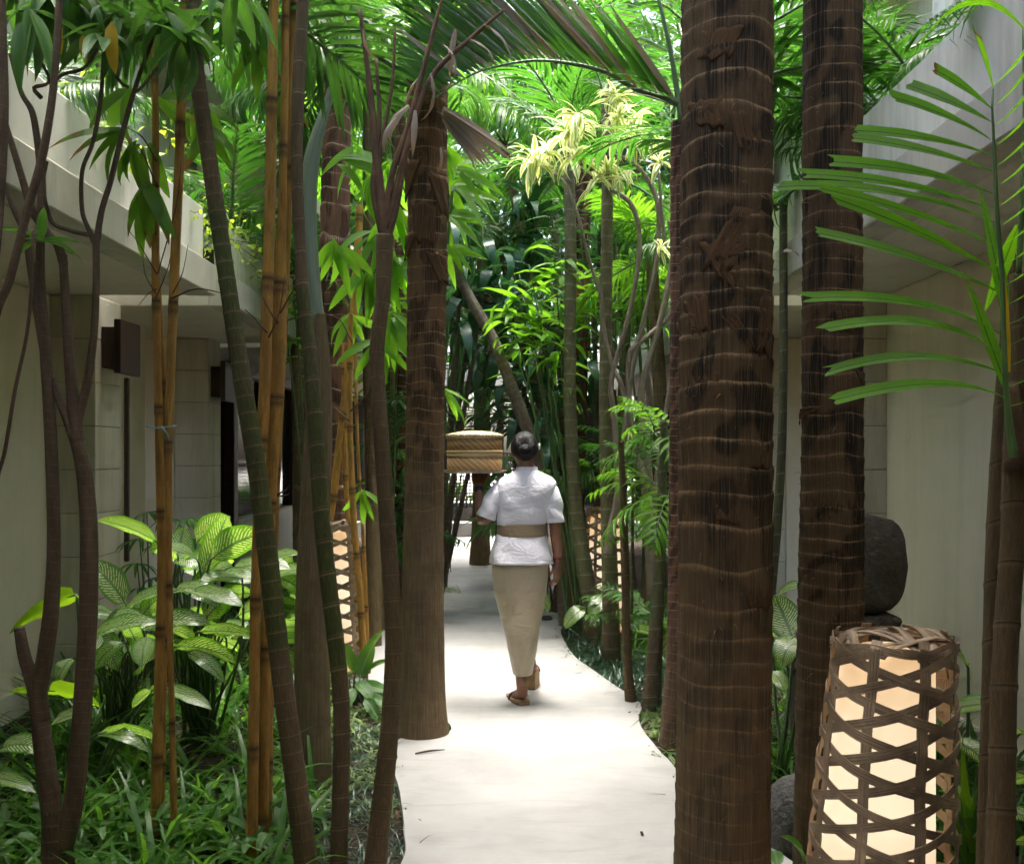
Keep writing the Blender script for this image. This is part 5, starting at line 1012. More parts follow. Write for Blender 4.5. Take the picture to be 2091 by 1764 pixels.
D = [(334, 1405, 414, 1424, 26, 'top', 4.0), (204, 1497, 316, 1473, 28, 'back', 3.75), (0, 1530, 56, 1490, 38, 'top', 3.6), (100, 1485, 146, 1444, 34, 'top', 3.7), (-20, 1590, 40, 1580, 26, 'top', 3.5), (200, 1500, 270, 1480, 24, 'top', 3.8), (310, 1410, 280, 1425, 20, 'back', 4.0)]
t = thing('dumb_cane', 'low sprawling dumb cane behind the brown tree stems', 'dumb cane', G(170, 1620), 'dumb canes'); leafy(t, G(160, 1620), D, dmsh)
D = [(545, 1190, 600, 1150, 40, 'top', 5.2), (540, 1240, 605, 1220, 40, 'back', 5.1), (560, 1290, 610, 1260, 36, 'back', 5.0), (570, 1180, 606, 1190, 30, 'top', 5.2), (550, 1330, 600, 1340, 40, 'back', 5.0), (520, 1250, 570, 1210, 34, 'top', 5.2), (540, 1150, 590, 1120, 30, 'top', 5.3)]
t = thing('dumb_cane', 'dumb cane behind the grey brown palm trunk', 'dumb cane', G(560, 1440), 'dumb canes'); leafy(t, G(560, 1440), D, dmsh, extra=10, box_=(530, 600, 1150, 1320, 5.1, 5.6))
D = [(1617, 1297, 1590, 1230, 52, 'back', 4.1), (1582, 1226, 1614, 1176, 36, 'top', 4.4), (1620, 1300, 1595, 1330, 40, 'top', 4.0), (1600, 1310, 1572, 1285, 36, 'back', 4.2), (1575, 1370, 1602, 1390, 28, 'top', 4.0), (1640, 1330, 1610, 1300, 40, 'top', 4.3)]
t = thing('dumb_cane', 'dumb cane showing between the two big right trunks', 'dumb cane', G(1600, 1600), 'dumb canes'); leafy(t, G(1600, 1590), D, dmsh)
D = [(1945, 1450, 2008, 1425, 44, 'top', 3.2), (1948, 1510, 2010, 1530, 40, 'top', 3.0), (1975, 1360, 1935, 1275, 30, 'top', 3.3), (2060, 1600, 2100, 1570, 40, 'top', 2.9), (2050, 1660, 2110, 1650, 40, 'top', 2.8), (2080, 1500, 2120, 1470, 40, 'top', 3.1), (1990, 1640, 1950, 1600, 36, 'top', 3.1), (2070, 1720, 2110, 1700, 36, 'back', 2.7), (2000, 1560, 2040, 1540, 36, 'top', 3.2), (2000, 1700, 2040, 1690, 36, 'back', 2.9)]
t = thing('dumb_cane', 'shaded dumb cane behind the large lantern at the right edge', 'dumb cane', G(2020, 1780), 'dumb canes'); leafy(t, G(2010, 1780), D, dmsh)
D = [(1120, 1250, 1100, 1190, 18, 'back', 8.0), (1240, 1220, 1205, 1240, 30, 'top', 7.4), (1195, 1240, 1150, 1262, 26, 'top', 7.5), (1350, 1330, 1380, 1280, 30, 'top', 6.4), (1340, 1300, 1310, 1270, 26, 'top', 6.4)]
t = thing('dumb_cane', 'small dumb cane low between the woman and the right lantern', 'dumb cane', G(1225, 1320), 'dumb canes'); leafy(t, G(1225, 1315), D, dmsh, 0.004)
# ---- taro and broad glossy leaves
tm = [leaf_mesh('leaf', M['taro'], L=1, W=0.7, n=8, prof='heart', droop=0.35, fold=0.3, wave=0.04, cross=7, seed=k) for k in range(2)]
t = thing('taro_plant', 'taro with two bright translucent heart leaves behind the brown tree', 'taro', G(110, 1640)); leafy(t, G(100, 1640), [(152, 1215, 50, 1254, 52, 'back', 4.0), (100, 1410, 196, 1418, 66, 'back', 3.8), (60, 1420, 40, 1400, 30, 'back', 3.9)], tm, 0.006, 0.7)
gm = [leaf_mesh('leaf', M['arrow'], L=1, W=0.5, n=6, prof='oval', droop=0.4, fold=0.3, cross=5, seed=k) for k in range(2)]
t = thing('leafy_seedling', 'broad leaved seedling at the foot of the left lantern', 'seedling', G(725, 1420)); leafy(t, G(725, 1420), [(722, 1372, 704, 1310, 36, 'back', 5.9), (735, 1385, 752, 1322, 36, 'back', 5.9), (728, 1392, 760, 1415, 30, 'top', 5.8), (745, 1380, 775, 1340, 20, 'top', 6.0), (735, 1400, 780, 1398, 30, 'top', 5.9), (730, 1360, 770, 1290, 16, 'back', 6.0), (725, 1405, 700, 1440, 30, 'top', 5.8), (750, 1420, 800, 1440, 24, 'top', 5.8), (745, 1425, 770, 1460, 24, 'top', 5.7)], gm, 0.004, 0.5)
t = thing('leafy_seedling', 'small bright leaf plant at the foot of the thickest trunk', 'seedling', G(1590, 1800)); leafy(t, G(1590, 1800), [(1588, 1770, 1582, 1722, 30, 'back', 3.45), (1640, 1760, 1632, 1700, 26, 'top', 3.4)], gm, 0.004, 0.5)
# ---- arrowhead vines along the bottom left
am = [leaf_mesh('leaf', M['arrow'], L=1, W=0.62, n=5, prof='heart', droop=0.4, fold=0.3, cross=5, seed=k) for k in range(3)]
for lab, u0, u1, v0, v1, n in (('arrowhead vine at the lower left corner before the brown tree', 150, 330, 1670, 1764, 60), ('arrowhead vine around the foot of the thin bamboo', 330, 520, 1650, 1764, 56), ('arrowhead vine under the golden bamboo canes', 520, 600, 1620, 1764, 30), ('arrowhead vine filling the very corner left of the brown tree', -10, 80, 1680, 1770, 26)):
    bs = G((u0 + u1) / 2, (v0 + v1) / 2); t = thing('arrowhead_vine', lab, 'vine', bs, 'arrowhead vines on the ground')
    for k in range(n):
        b = G(U(u0, u1), U(v0, v1)); h = U(.03, .15); p1 = b + Vector((U(-.08, .08), U(-.1, .06), h)); add('leaf', random.choice(am), t, orient(p1, dirv(U(0, 6.28), U(-.5, .2)), (0, 0, 1), U(.06, .125)))
        if k % 2 == 0: add('petiole', mesh('petiole', [tube([b + Vector((0, 0, -.05)), p1], [.0025, .002], 5, 0.08)], M['petiole']), t)
# ---- lady palm in the shade by the left wall
def fan_mesh(leafm, n=8, W_=0.13):
    pr = []
    for k in range(n):
        a = R(-100 + 200 * k / (n - 1)); V, f, UV = leaf_arrays(L=1.0 - 0.15 * abs(math.sin(a)), W=W_, n=4, prof='strap', droop=0.55, fold=0.3, seed=k); pr.append((xform(V, orient((0, 0, 0), (math.sin(a), math.cos(a), 0), (0, 0, 1))), f, UV, {}, 0))
    return mesh('fan_leaf', pr, M[leafm])
fd, fl = fan_mesh('palm_dark'), fan_mesh('palm_leaf')
for lab, pts_, Y, bs, fm_ in (('dark lady palm in the shade beside the stone pier', [(300, 1045), (340, 1060), (285, 1100), (380, 1060), (330, 1110), (280, 1150), (310, 1180), (395, 1100), (420, 1120), (290, 1200)], 6.2, G(310, 1400), fd),
        ('lady palm below the pavilion fascia', [(930, 660), (960, 690), (990, 720), (1000, 640), (940, 740), (915, 700)], 12.5, Vector((-0.85, 12.5, 0)), fl), ('bright lady palm left of the path edge palm', [(970, 380), (1000, 350), (940, 420), (960, 330)], 9.0, Vector((-0.8, 9.0, 0)), fl)):
    t = thing('lady_palm', lab, 'palm tree', bs, 'lady palms')
    for (u, v) in pts_:
        a = P(u, v, Y + U(-.2, .2)); d = dirv(U(0, 6.28), U(-.2, .5)); add('fan_leaf', fm_, t, orient(a, d, (0, 0, 1), 0.17 * Y / 6.2 * 1.2)); add('stem', mesh('stem', [tube([bs + Vector((U(-.1, .1), U(-.1, .1), -.06)), bs.lerp(a, .6), a], [.008, .006, .003], 6, 0.1)], M['petiole']), t)
# ---- creeper on the left planter
t = thing('creeper', 'light green creeper trailing over the left roof planter', 'creeper', (-1.95, 5.6, 2.86)); r = np.random.default_rng(4)
bv, bf, bu = leaf_arrays(L=1, W=0.75, n=2, prof='oval', droop=0.3, fold=0.3, cross=3); A, FA, UA, tb = [], [], [], []
for k in range(46):
    y = r.uniform(4.4, 8.8); p0 = Vector((-1.9 + r.uniform(-.3, .05), y, 2.95 + r.uniform(0, .5 if r.random() < .4 else .1))); q = [p0]
    for j in range(5): q.append(q[-1] + Vector((r.uniform(-.08, .12), r.uniform(-.12, .12), r.uniform(-.13, .05))))
    tb.append(tube(q, [.0022] * 6, 4, 0.06))
    for j in range(16):
        s = r.uniform(0, 4.99); c = q[int(s)].lerp(q[int(s) + 1], s % 1) + Vector(r.normal(0, .025, 3)); Mx = orient(c, Vector(r.normal(0, 1, 3)), Vector((r.uniform(-.4, .4), -.5, 1)), r.uniform(.03, .06)); A.append(xform(bv, Mx)); FA.append(bf + len(bv) * (len(A) - 1)); UA.append(bu)
o = add('foliage', mesh('foliage', [(np.concatenate(A), np.concatenate(FA), np.concatenate(UA), {}, 0)], M['vine']), t); o['kind'] = 'stuff'; add('stem', mesh('stem', tb, M['sheath']), t)

# ================================================================== ground cover
def grass(name, label, cat, pts, blades, L, W_, m, seed, el=(35, 85), droop=1.1, z0=SOIL, n=4):
    r = np.random.default_rng(seed); base = [leaf_arrays(L=1, W=W_, n=n, prof='grass', droop=droop * k, fold=0.3, cross=3) for k in (0.6, 1.0, 1.4)]
    A, FA, UA = [], [], []; off = 0
    for (x, y) in pts:
        s0 = r.uniform(.7, 1.2)
        for _ in range(max(1, int(blades * r.uniform(.6, 1.3)))):
            V, f, uv = base[r.integers(3)]; Mx = orient((x + r.normal(0, .02), y + r.normal(0, .02), z0), dirv(r.uniform(0, 6.283), R(r.uniform(*el))), (0, 0, 1), L * s0 * r.uniform(.6, 1.25), r.uniform(-.3, .3))
            A.append(xform(V, Mx)); FA.append(f + off); UA.append(uv); off += len(V)
    o = add(name, mesh(name, [(np.concatenate(A), np.concatenate(FA), np.concatenate(UA), {}, 0)], M[m])); o['kind'] = 'stuff'; o['label'] = label; o['category'] = cat
def scatter(x0, x1, y0, y1, n, seed, keep=None):
    r = np.random.default_rng(seed); x = r.uniform(x0, x1, n); y = r.uniform(y0, y1, n); k = ~in_path(x, y)
    if keep is not None: k &= keep(x, y)
    return list(zip(x[k], y[k]))
def edge_dist(x, y):
    return np.min(np.hypot(x[:, None] - path_np[None, :, 0], y[:, None] - path_np[None, :, 1]), 1)
grass('lily_grass', 'strappy green grass covering the left bed', 'grass', scatter(-2.7, -0.75, 2.9, 6.2, 200, 1, lambda x, y: edge_dist(x, y) > .35), 10, 0.42, 0.055, 'grass', 1, (40, 85), 1.0, n=5)
grass('lily_grass', 'sparse grass in the shaded left corner', 'grass', scatter(-2.0, -1.2, 2.6, 4.2, 70, 21), 8, 0.40, 0.05, 'grass', 22, (40, 80), 1.2)
grass('mondo_grass', 'dark tufts of mondo grass along the left path edge', 'grass', scatter(-1.5, -0.3, 3.0, 5.6, 420, 2, lambda x, y: (edge_dist(x, y) < .5)), 12, 0.14, 0.04, 'mondo', 2, (20, 75), 1.3)
grass('mondo_grass', 'dense dark mondo grass along the right path edge', 'grass', scatter(0.25, 1.2, 5.9, 9.0, 900, 3, lambda x, y: edge_dist(x, y) < .60), 14, 0.19, 0.04, 'mondo', 3, (20, 75), 1.3)
grass('spider_grass', 'pale edged tufts along the right bed beside the thickest trunk', 'grass', scatter(0.5, 1.25, 4.2, 5.9, 150, 4, lambda x, y: edge_dist(x, y) < .38), 14, 0.16, 0.07, 'spider', 4, (15, 70), 1.2)
grass('spider_grass', 'pale edged tufts between the left palm stems', 'grass', scatter(-1.25, -0.5, 4.2, 6.0, 110, 5, lambda x, y: edge_dist(x, y) < .5), 14, 0.15, 0.07, 'spider', 5, (15, 70), 1.2)
grass('lily_grass', 'bright strappy grass between the two big right trunks', 'grass', scatter(0.95, 2.2, 3.7, 5.4, 150, 6), 11, 0.38, 0.05, 'grass', 6)
grass('lily_grass', 'green grass under the right bed palms', 'grass', scatter(0.8, 2.1, 5.6, 10.5, 260, 7, lambda x, y: edge_dist(x, y) > .35), 8, 0.30, 0.045, 'grass', 7)
grass('lily_grass', 'green undergrowth at the back of the left bed', 'grass', scatter(-2.7, -0.9, 6.0, 12.0, 300, 8, lambda x, y: edge_dist(x, y) > .15), 8, 0.32, 0.05, 'grass', 8)
r = np.random.default_rng(3); p0 = G(915, 1207); grass('spider_grass', 'small green tuft growing at the left path edge far behind', 'grass', [(p0.x + a, p0.y + b) for a, b in r.normal(0, .06, (9, 2))], 10, 0.15, 0.06, 'spider', 9, (10, 60), 1.0, 0.0)
t = thing('strap_leaf_plant', 'upright yellow green straps beside the large lantern', 'plant', G(1985, 1800))
for i, (a, b, w_) in enumerate((((1990, 1740), (1966, 1502), 24), ((2000, 1700), (1944, 1600), 30), ((1985, 1764), (1942, 1640), 30), ((1978, 1780), (1998, 1600), 20), ((1960, 1790), (1930, 1690), 22))): bent(P(a[0], a[1], 2.95), P(b[0], b[1], 2.95), -0.02, w_ * 2.9 / F, 'grass', (0.1, -0.9, 0.3), 'taro' if i == 0 else 'grass', i, nm='leaf', parent=t)
# fallen leaves and twigs on the soil
r = np.random.default_rng(9); bv, bf, bu = leaf_arrays(L=1, W=0.3, n=3, prof='lance', droop=0.8, fold=0.4, cross=3); A, FA, UA = [], [], []
for (x, y) in scatter(-2.8, 2.2, 2.8, 10, 2600, 12):
    Mx = orient((x, y, SOIL + r.uniform(.005, .03)), dirv(r.uniform(0, 6.28), r.uniform(-.2, .3)), Vector(r.normal(0, .5, 3)) + Vector((0, 0, 1)), r.uniform(.03, .11)); A.append(xform(bv, Mx)); FA.append(bf + len(bv) * (len(A) - 1)); UA.append(bu)
o = add('leaf_litter', mesh('leaf_litter', [(np.concatenate(A), np.concatenate(FA), np.concatenate(UA), {}, 0)], M['litter'])); o['kind'] = 'stuff'; o['label'] = 'dry brown leaf litter on the soil of the beds'; o['category'] = 'litter'
A, FA, UA = [], [], []                                              # the little that spills over the path edge
for k in range(150):
    q = path_np[r.integers(10, len(path_np) - 10)]; x, y = q[0] + r.normal(0, .035), q[1] + r.normal(0, .035)
    if not (3.0 < y < 12): continue
    Mx = orient((x, y, .006 if in_path(np.array([x]), np.array([y]))[0] else SOIL + .02), dirv(r.uniform(0, 6.28), r.uniform(-.05, .15)), Vector(r.normal(0, .3, 3)) + Vector((0, 0, 1)), r.uniform(.015, .05)); A.append(xform(bv, Mx)); FA.append(bf + len(bv) * (len(A) - 1)); UA.append(bu)
o = add('leaf_litter', mesh('leaf_litter', [(np.concatenate(A), np.concatenate(FA), np.concatenate(UA), {}, 0)], M['litter'])); o['kind'] = 'stuff'; o['label'] = 'crumbs of dry leaf along the path edges'; o['category'] = 'litter'
for i, (u, v, du, dv, L, lab) in enumerate(((848, 1538, 60, -8, .18, 'dark thin dry stick lying on the path near the palm'), (1309, 1698, 4, 6, .02, 'tiny dark leaf scrap on the bright path'))):
    a = G(u, v, .006); b = G(u + du, v + dv, .008); o = add('fallen_twig', mesh('fallen_twig', [tube([a, a.lerp(b, .5) + Vector((0, 0, .004)), b], [.004, .005, .002], 6, 0.02)], M['cut_wood'])); tag(o, lab, 'twig')
# ================================================================== lanterns
def ribbon(pts, nrm, w, th):
    """flat strip along pts (n x 3) with outward normals nrm, width w, thickness th"""
    pts = np.asarray(pts, float); nrm = np.asarray(nrm, float); T = np.gradient(pts, axis=0); T /= np.linalg.norm(T, axis=1)[:, None]
    S = np.cross(T, nrm); S /= np.linalg.norm(S, axis=1)[:, None] + 1e-9; N = np.cross(S, T)
    q = np.stack([pts - S * w / 2, pts + N * th * .25, pts + S * w / 2, pts + S * w / 2 - N * th, pts - S * w / 2 - N * th], 1)
    n = len(pts); idx = np.arange(n * 5).reshape(n, 5); f = []
    for j in range(5): f += np.stack([idx[:-1, j], idx[:-1, (j + 1) % 5], idx[1:, (j + 1) % 5], idx[1:, j]], -1).tolist()
    f += [tuple(idx[0][::-1]), tuple(idx[-1])]
    s = np.concatenate([[0], np.cumsum(np.linalg.norm(np.diff(pts, axis=0), axis=1))])
    UV = np.stack([np.tile(np.array([0, .5, 1, 1, 0.]), (n, 1)), np.repeat(s[:, None], 5, 1) * 6], -1).reshape(-1, 2)
    return (q.reshape(-1, 3), f, UV, {}, 0)
def lantern(label, base, H, r0, r1, lean, nv=8, sp=0.096, seed=0, sw=0.027, glow=None):
    r = random.Random(seed); base = Vector(base)
    t = thing('woven_lantern', label, 'lantern', base, 'lit woven bamboo lanterns beside the path'); T0 = Matrix.Translation(base)
    zt = H - 0.045
    def surf(th, z, off=0.0):
        k = z / H; rad = (r0 + (r1 - r0) * k) * (1 + 0.03 * math.cos(3 * th + seed)) + off
        if z > zt: rad *= math.sqrt(max(0.0, 1 - ((z - zt) / 0.05) ** 2)) * 0.25 + 0.75
        return np.array([lean[0] * k + rad * math.cos(th), lean[1] * k + rad * math.sin(th), z])
    def strip(path, w, nm='strip', th=0.0028):
        pts = np.array([surf(*q) for q in path]); nr = pts - np.array([[lean[0] * q[1] / H, lean[1] * q[1] / H, q[1]] for q in path]); nr /= np.linalg.norm(nr, axis=1)[:, None]
        add(nm, mesh(nm, [ribbon(pts, nr, w, th)], M['strip'], False), t, T0)
    for k in range(nv):                                                     # upright strips, folded over at the top
        a = 2 * math.pi * k / nv + 0.15; strip([(a + 0.02 * math.sin(z * 9 + k), z, 0.002 + 0.003 * math.sin(z / sp * math.pi + k * math.pi)) for z in np.linspace(0.01, H - 0.01, 44)], sw * r.uniform(1.0, 1.25))
    ns = nv // 2; th0 = 0.15
    for s in (-1, 1):                                                       # two families of slanting strips, crossing midway between the uprights
        for k in range(-ns, int(H / sp) + ns + 1):
            path = []
            for i in range(61):
                ph = 2 * math.pi * i / 60; z = (k + s * ns * i / 60 + (0.0 if s > 0 else 0.5)) * sp
                if 0.015 < z < zt + 0.01: path.append((th0 + ph, z, 0.004 * math.sin(ph * nv / 2 + k) * s + 0.003))
            if len(path) > 4: strip(path, sw * r.uniform(0.85, 1.1))
    for k in range(13):                                                     # loose ends tucked across the top
        a = 2 * math.pi * k / 13 + r.uniform(-.2, .2); b = a + r.uniform(1.3, 2.9); pts = []
        for i in range(13):
            u = i / 12; p0, p1 = surf(a, zt - .02), surf(b, zt - .02); q = p0 * (1 - u) + p1 * u; q[2] = zt - .015 + (0.045 + .003 * (k % 4)) * math.sin(math.pi * u) ** 0.5 + 0.008 * math.sin(u * 6 + k); pts.append(q)
        nr = np.tile(np.array([0, 0, 1.0]), (13, 1)) + 0.3 * (np.array(pts) - np.array([lean[0], lean[1], zt])); add('top_strip', mesh('top_strip', [ribbon(pts, nr, sw * .95, .003)], M['strip']), t, T0)
    for k in range(2):
        z = zt + 0.006 * k; strip([(2 * math.pi * i / 48 + seed, z + 0.008 * math.sin(i * .6 + k * 2), 0.004 + 0.003 * math.sin(i * 1.3 + k * 2)) for i in range(49)], sw * .8, 'rim_strip')
    # paper shade: a slightly tapering tube with a domed top
    prof = [(r0 * .78, 0.02), (r0 * .78 + (r1 - r0) * .3, H * .35), (r0 * .78 + (r1 - r0) * .62, H * .7), (r1 * .78, H * .88), (r1 * .70, H * .92), (r1 * .48, H * .945), (0.001, H * .955)]
    V, f, UV, at, mi = lathe(prof, 36); V[:, 0] += lean[0] * V[:, 2] / H - 0.012; V[:, 1] += lean[1] * V[:, 2] / H
    add('paper_shade', mesh('paper_shade', [(V, f, UV, at, mi)], M['paper']), t, T0)
    V, f, UV, at, mi = lathe([(0, -.06), (r0 * 1.12, -.06), (r0 * 1.12, .0), (r0 * 1.08, .012), (0, .013)], 24); add('stone_base', mesh('stone_base', [(V, f, UV, at, mi)], M['basalt'], False), t, T0)
    return t
lantern('large woven bamboo lantern glowing in the lower right foreground', (1.060, 2.92, 0), 0.955, 0.225, 0.168, (0.055, 0.0), seed=0)
lantern('woven lantern half hidden behind the green palm stems on the left', (P(684, 930, 6.7).x, 6.7, 0), 1.03, 0.20, 0.155, (-0.03, 0), seed=1)
lantern('woven lantern behind the young palms right of the woman', (P(1238, 930, 8.2).x, 8.2, 0), 1.05, 0.185, 0.155, (0, 0), seed=2, sw=0.025)

# ================================================================== stones
def boulder(name, c, rad, seed, m, sq=3.0, amp=0.10, n=4):
    bm = bmesh.new(); bmesh.ops.create_icosphere(bm, subdivisions=n, radius=1.0)
    for v in bm.verts:
        d = np.array(v.co); k = (np.abs(d) ** sq).sum() ** (-1 / sq); p = d * k
        nz = vnoise(np.array([p[0] * 1.7 + seed]), np.array([p[2] * 1.7 + p[1] * 1.3]), seed)[0] * amp + vnoise(np.array([p[0] * 5 + seed]), np.array([p[2] * 5 + p[1] * 4]), seed + 1)[0] * amp * .3
        v.co = Vector((c[0] + p[0] * rad[0] * (1 + nz), c[1] + p[1] * rad[1] * (1 + nz), c[2] + p[2] * rad[2] * (1 + nz)))
    me = bpy.data.meshes.new(name); bm.to_mesh(me); bm.free(); me.materials.append(M[m]); me.polygons.foreach_set('use_smooth', np.ones(len(me.polygons), bool)); return me
t = thing('stone_urn', 'rounded dark stone urn on a stacked stone plinth behind the right trunk', 'stone urn', (P(1725, 930, 4.7).x, 4.7, 0))
cx = P(1735, 930, 4.7).x
add('urn', boulder('urn', (cx, 4.7, 0.955), (0.225, 0.2, 0.225), 3, 'basalt', 4.5, 0.06), t)
add('plinth_stone', boulder('plinth_stone', (cx - .01, 4.7, 0.665), (0.205, 0.19, 0.07), 5, 'basalt', 6, 0.04), t)
add('plinth_stone', boulder('plinth_stone', (cx - .06, 4.72, 0.53), (0.26, 0.2, 0.068), 8, 'basalt', 6, 0.04), t)
add('plinth_stone', boulder('plinth_stone', (cx - .03, 4.72, 0.21), (0.22, 0.18, 0.26), 9, 'basalt', 6, 0.04), t)
o = add('boulder', boulder('boulder', (P(1632, 930, 3.75).x, 3.78, 0.05), (0.125, 0.14, 0.20), 11, 'rock', 2.3, 0.10)); tag(o, 'smooth grey boulder between the two big right trunks', 'boulder')
o = add('boulder', boulder('boulder', (G(728, 1395).x, 6.2, 0.0), (0.16, 0.10, 0.07), 13, 'rock', 3.5, 0.08)); tag(o, 'low grey edging stone below the left lantern', 'stone')
o = add('boulder', boulder('boulder', (G(1118, 1252).x - .02, 8.9, 0.0), (0.05, 0.05, 0.035), 15, 'cut_wood', 2.5, 0.15)); tag(o, 'dark brown bark lump at the path bend behind the skirt', 'bark lump')

# ================================================================== woman carrying a basket
YW = 5.9; SW = YW / F
def PW(u, v, dy=0.0): q = P(u, v, YW); return Vector((q.x, YW + dy, q.z))
def ellip(c, r_, n=20, rot=None):
    th = np.linspace(0, math.pi, n // 2 + 1); ph = np.linspace(0, 2 * math.pi, n, endpoint=False); V = [(0, 0, 1)]
    for a in th[1:-1]: V += [(math.sin(a) * math.cos(b), math.sin(a) * math.sin(b), math.cos(a)) for b in ph]
    V.append((0, 0, -1)); f = [(0, 1 + j, 1 + (j + 1) % n) for j in range(n)]
    for i in range(len(th) - 3):
        for j in range(n): a = 1 + i * n + j; b = 1 + i * n + (j + 1) % n; f.append((a, a + n, b + n, b))
    l = len(V) - 1; f += [(l, l - n + (j + 1) % n, l - n + j) for j in range(n)]
    V = np.array(V) * np.array(r_)
    if rot is not None: V = V @ np.array(rot.to_3x3()).T
    return (V + np.array(c), f, None, {}, 0)
wt = thing('person', 'woman in white shirt and long beige skirt walking away, carrying a basket at her shoulder', 'person', (PW(1070, 930).x, YW, 0))
hd = PW(1071, 918, 0.02)
bp = [ellip(hd + Vector((0, .012, -.005)), (.069, .086, .098)), ellip(hd + Vector((0, .055, -.055)), (.05, .045, .05)), ellip(hd + Vector((0, .102, -.018)), (.012, .016, .020)), ellip(hd + Vector((0, .092, -.052)), (.022, .012, .010)), ellip(hd + Vector((-.071, .0, -.018)), (.008, .018, .028)), ellip(hd + Vector((.071, .0, -.018)), (.008, .018, .028)),
      tube([PW(1073, 935, .01), PW(1075, 968, 0)], [.046, .052], 16, .02), ellip(PW(1073, 1024, .0), (.135, .075, .15)), ellip(PW(1066, 1120, 0), (.14, .10, .15))]
# legs: the near one planted, the far one a stride ahead
bp += [tube([PW(1054, 1140, 0), PW(1058, 1270, .03), PW(1062, 1330, .01), PW(1064, 1395, -.015), PW(1066, 1412, -.02)], [.080, .052, .040, .030, .030], 16, .03), tube([PW(1082, 1140, 0), PW(1084, 1250, .12), PW(1085, 1320, .25), PW(1085, 1372, .36), PW(1086, 1384, .37)], [.085, .062, .046, .031, .030], 16, .03)]
def foot(an, d):
    d = Vector(d).normalized(); s = Vector((d.y, -d.x, 0)); a = Vector(an)
    pr = [tube([a + Vector((0, 0, .035)), a + d * -.01, a + d * .05 + Vector((0, 0, -.015)), a + d * .13 + Vector((0, 0, -.052)), a + d * .155 + Vector((0, 0, -.056))], [.032, .033, .032, .024, .014], 12, .02)]
    for k in range(5): q = a + d * (.135 - .008 * k) + s * (.028 - .014 * k) * 1 + Vector((0, 0, -.055)); pr.append(tube([q, q + d * (.045 - .005 * k) + Vector((0, 0, -.004))], [.011 - .001 * k, .008 - .0006 * k], 8, .012))
    return pr
fa, fd_ = PW(1066, 1413, -.02), (-.35, .94, 0); fb, fe_ = PW(1087, 1385, .37), (.15, .98, 0)
bp += foot(fa, fd_) + foot(fb, fe_)
# left arm raised under the tray, right arm hanging
bp += [tube([PW(1026, 1000, 0), PW(1006, 1026, -.02), PW(988, 1066, -.02)], [.038, .040, .037], 14, .02), tube([PW(988, 1066, -.02), PW(982, 1040, .02), PW(977, 1000, .07), PW(976, 990, .08)], [.037, .036, .025, .024], 14, .02)]
bp += [tube([PW(1118, 1000, 0), PW(1130, 1030, -.01), PW(1134, 1078, -.01)], [.038, .040, .036], 14, .02), tube([PW(1134, 1078, -.01), PW(1137, 1110, .0), PW(1139, 1143, .01), PW(1139, 1152, .01)], [.036, .034, .025, .024], 14, .02)]
def hand(wr, pd, side, curl, nrm, thumb=1):
    """wr wrist, pd direction of the palm, side across the knuckles, nrm out of the palm, curl in radians per joint"""
    wr = Vector(wr); pd = Vector(pd).normalized(); side = Vector(side).normalized(); nrm = Vector(nrm).normalized(); pr = []
    for k in range(4):
        x = (k - 1.5) * .019; pr.append(tube([wr + side * x * .5, wr + pd * .045 + side * x * .9, wr + pd * .085 + side * x], [.017, .017, .013], 10, .012))
        q = wr + pd * .082 + side * x; d = pd.copy(); L = (.036, .040, .037, .029)[k]; pts = [q]
        for j in range(3): d = (Quaternion(side, curl * (1 + .15 * k)) @ d).normalized(); q = q + d * L * (1, .72, .58)[j]; pts.append(q.copy())
        pr.append(tube(pts, [.0098, .0088, .008, .0065], 9, .008))
    q = wr + pd * .022 - side * .026 * thumb; d1 = (pd * .7 - side * .65 * thumb + nrm * .35).normalized(); d2 = (pd * .9 - side * .15 * thumb + nrm * .35).normalized()
    pr.append(tube([wr + pd * .005 - side * .008 * thumb, q + d1 * .02, q + d1 * .045, q + d1 * .045 + d2 * .03], [.016, .0135, .0105, .0075], 9, .01)); return pr
bp += hand(PW(1139, 1150, .01), (-.02, .05, -1), (-.45, -.9, 0), -.42, (-.9, .4, 0), -1)
bp += hand(PW(976, 992, .08), (-.05, .55, .8), (1, .1, 0), .28, (0, -.8, .6), -1)
def remeshed(name, parts, vox, mat_, it=5):
    me = mesh(name, parts, mat_); o = bpy.data.objects.new('tmp', me); col.objects.link(o)
    md = o.modifiers.new('r', 'REMESH'); md.mode = 'VOXEL'; md.voxel_size = vox; sm = o.modifiers.new('s', 'SMOOTH'); sm.factor = .5; sm.iterations = it
    dg = bpy.context.evaluated_depsgraph_get(); dg.update(); ev = o.evaluated_get(dg); m2 = bpy.data.meshes.new_from_object(ev, depsgraph=dg); m2.name = name
    bpy.data.objects.remove(o); bpy.data.meshes.remove(me)
    m2.materials.clear(); m2.materials.append(mat_); m2.polygons.foreach_set('use_smooth', np.ones(len(m2.polygons), bool)); return m2
add('body', remeshed('body', bp, 0.0048, M['skin'], 4), wt)
for s in (-1, 1): add('eye', mesh('eye', [ellip(hd + Vector((s * .028, .090, .002)), (.012, .008, .006))], M['black']), wt)
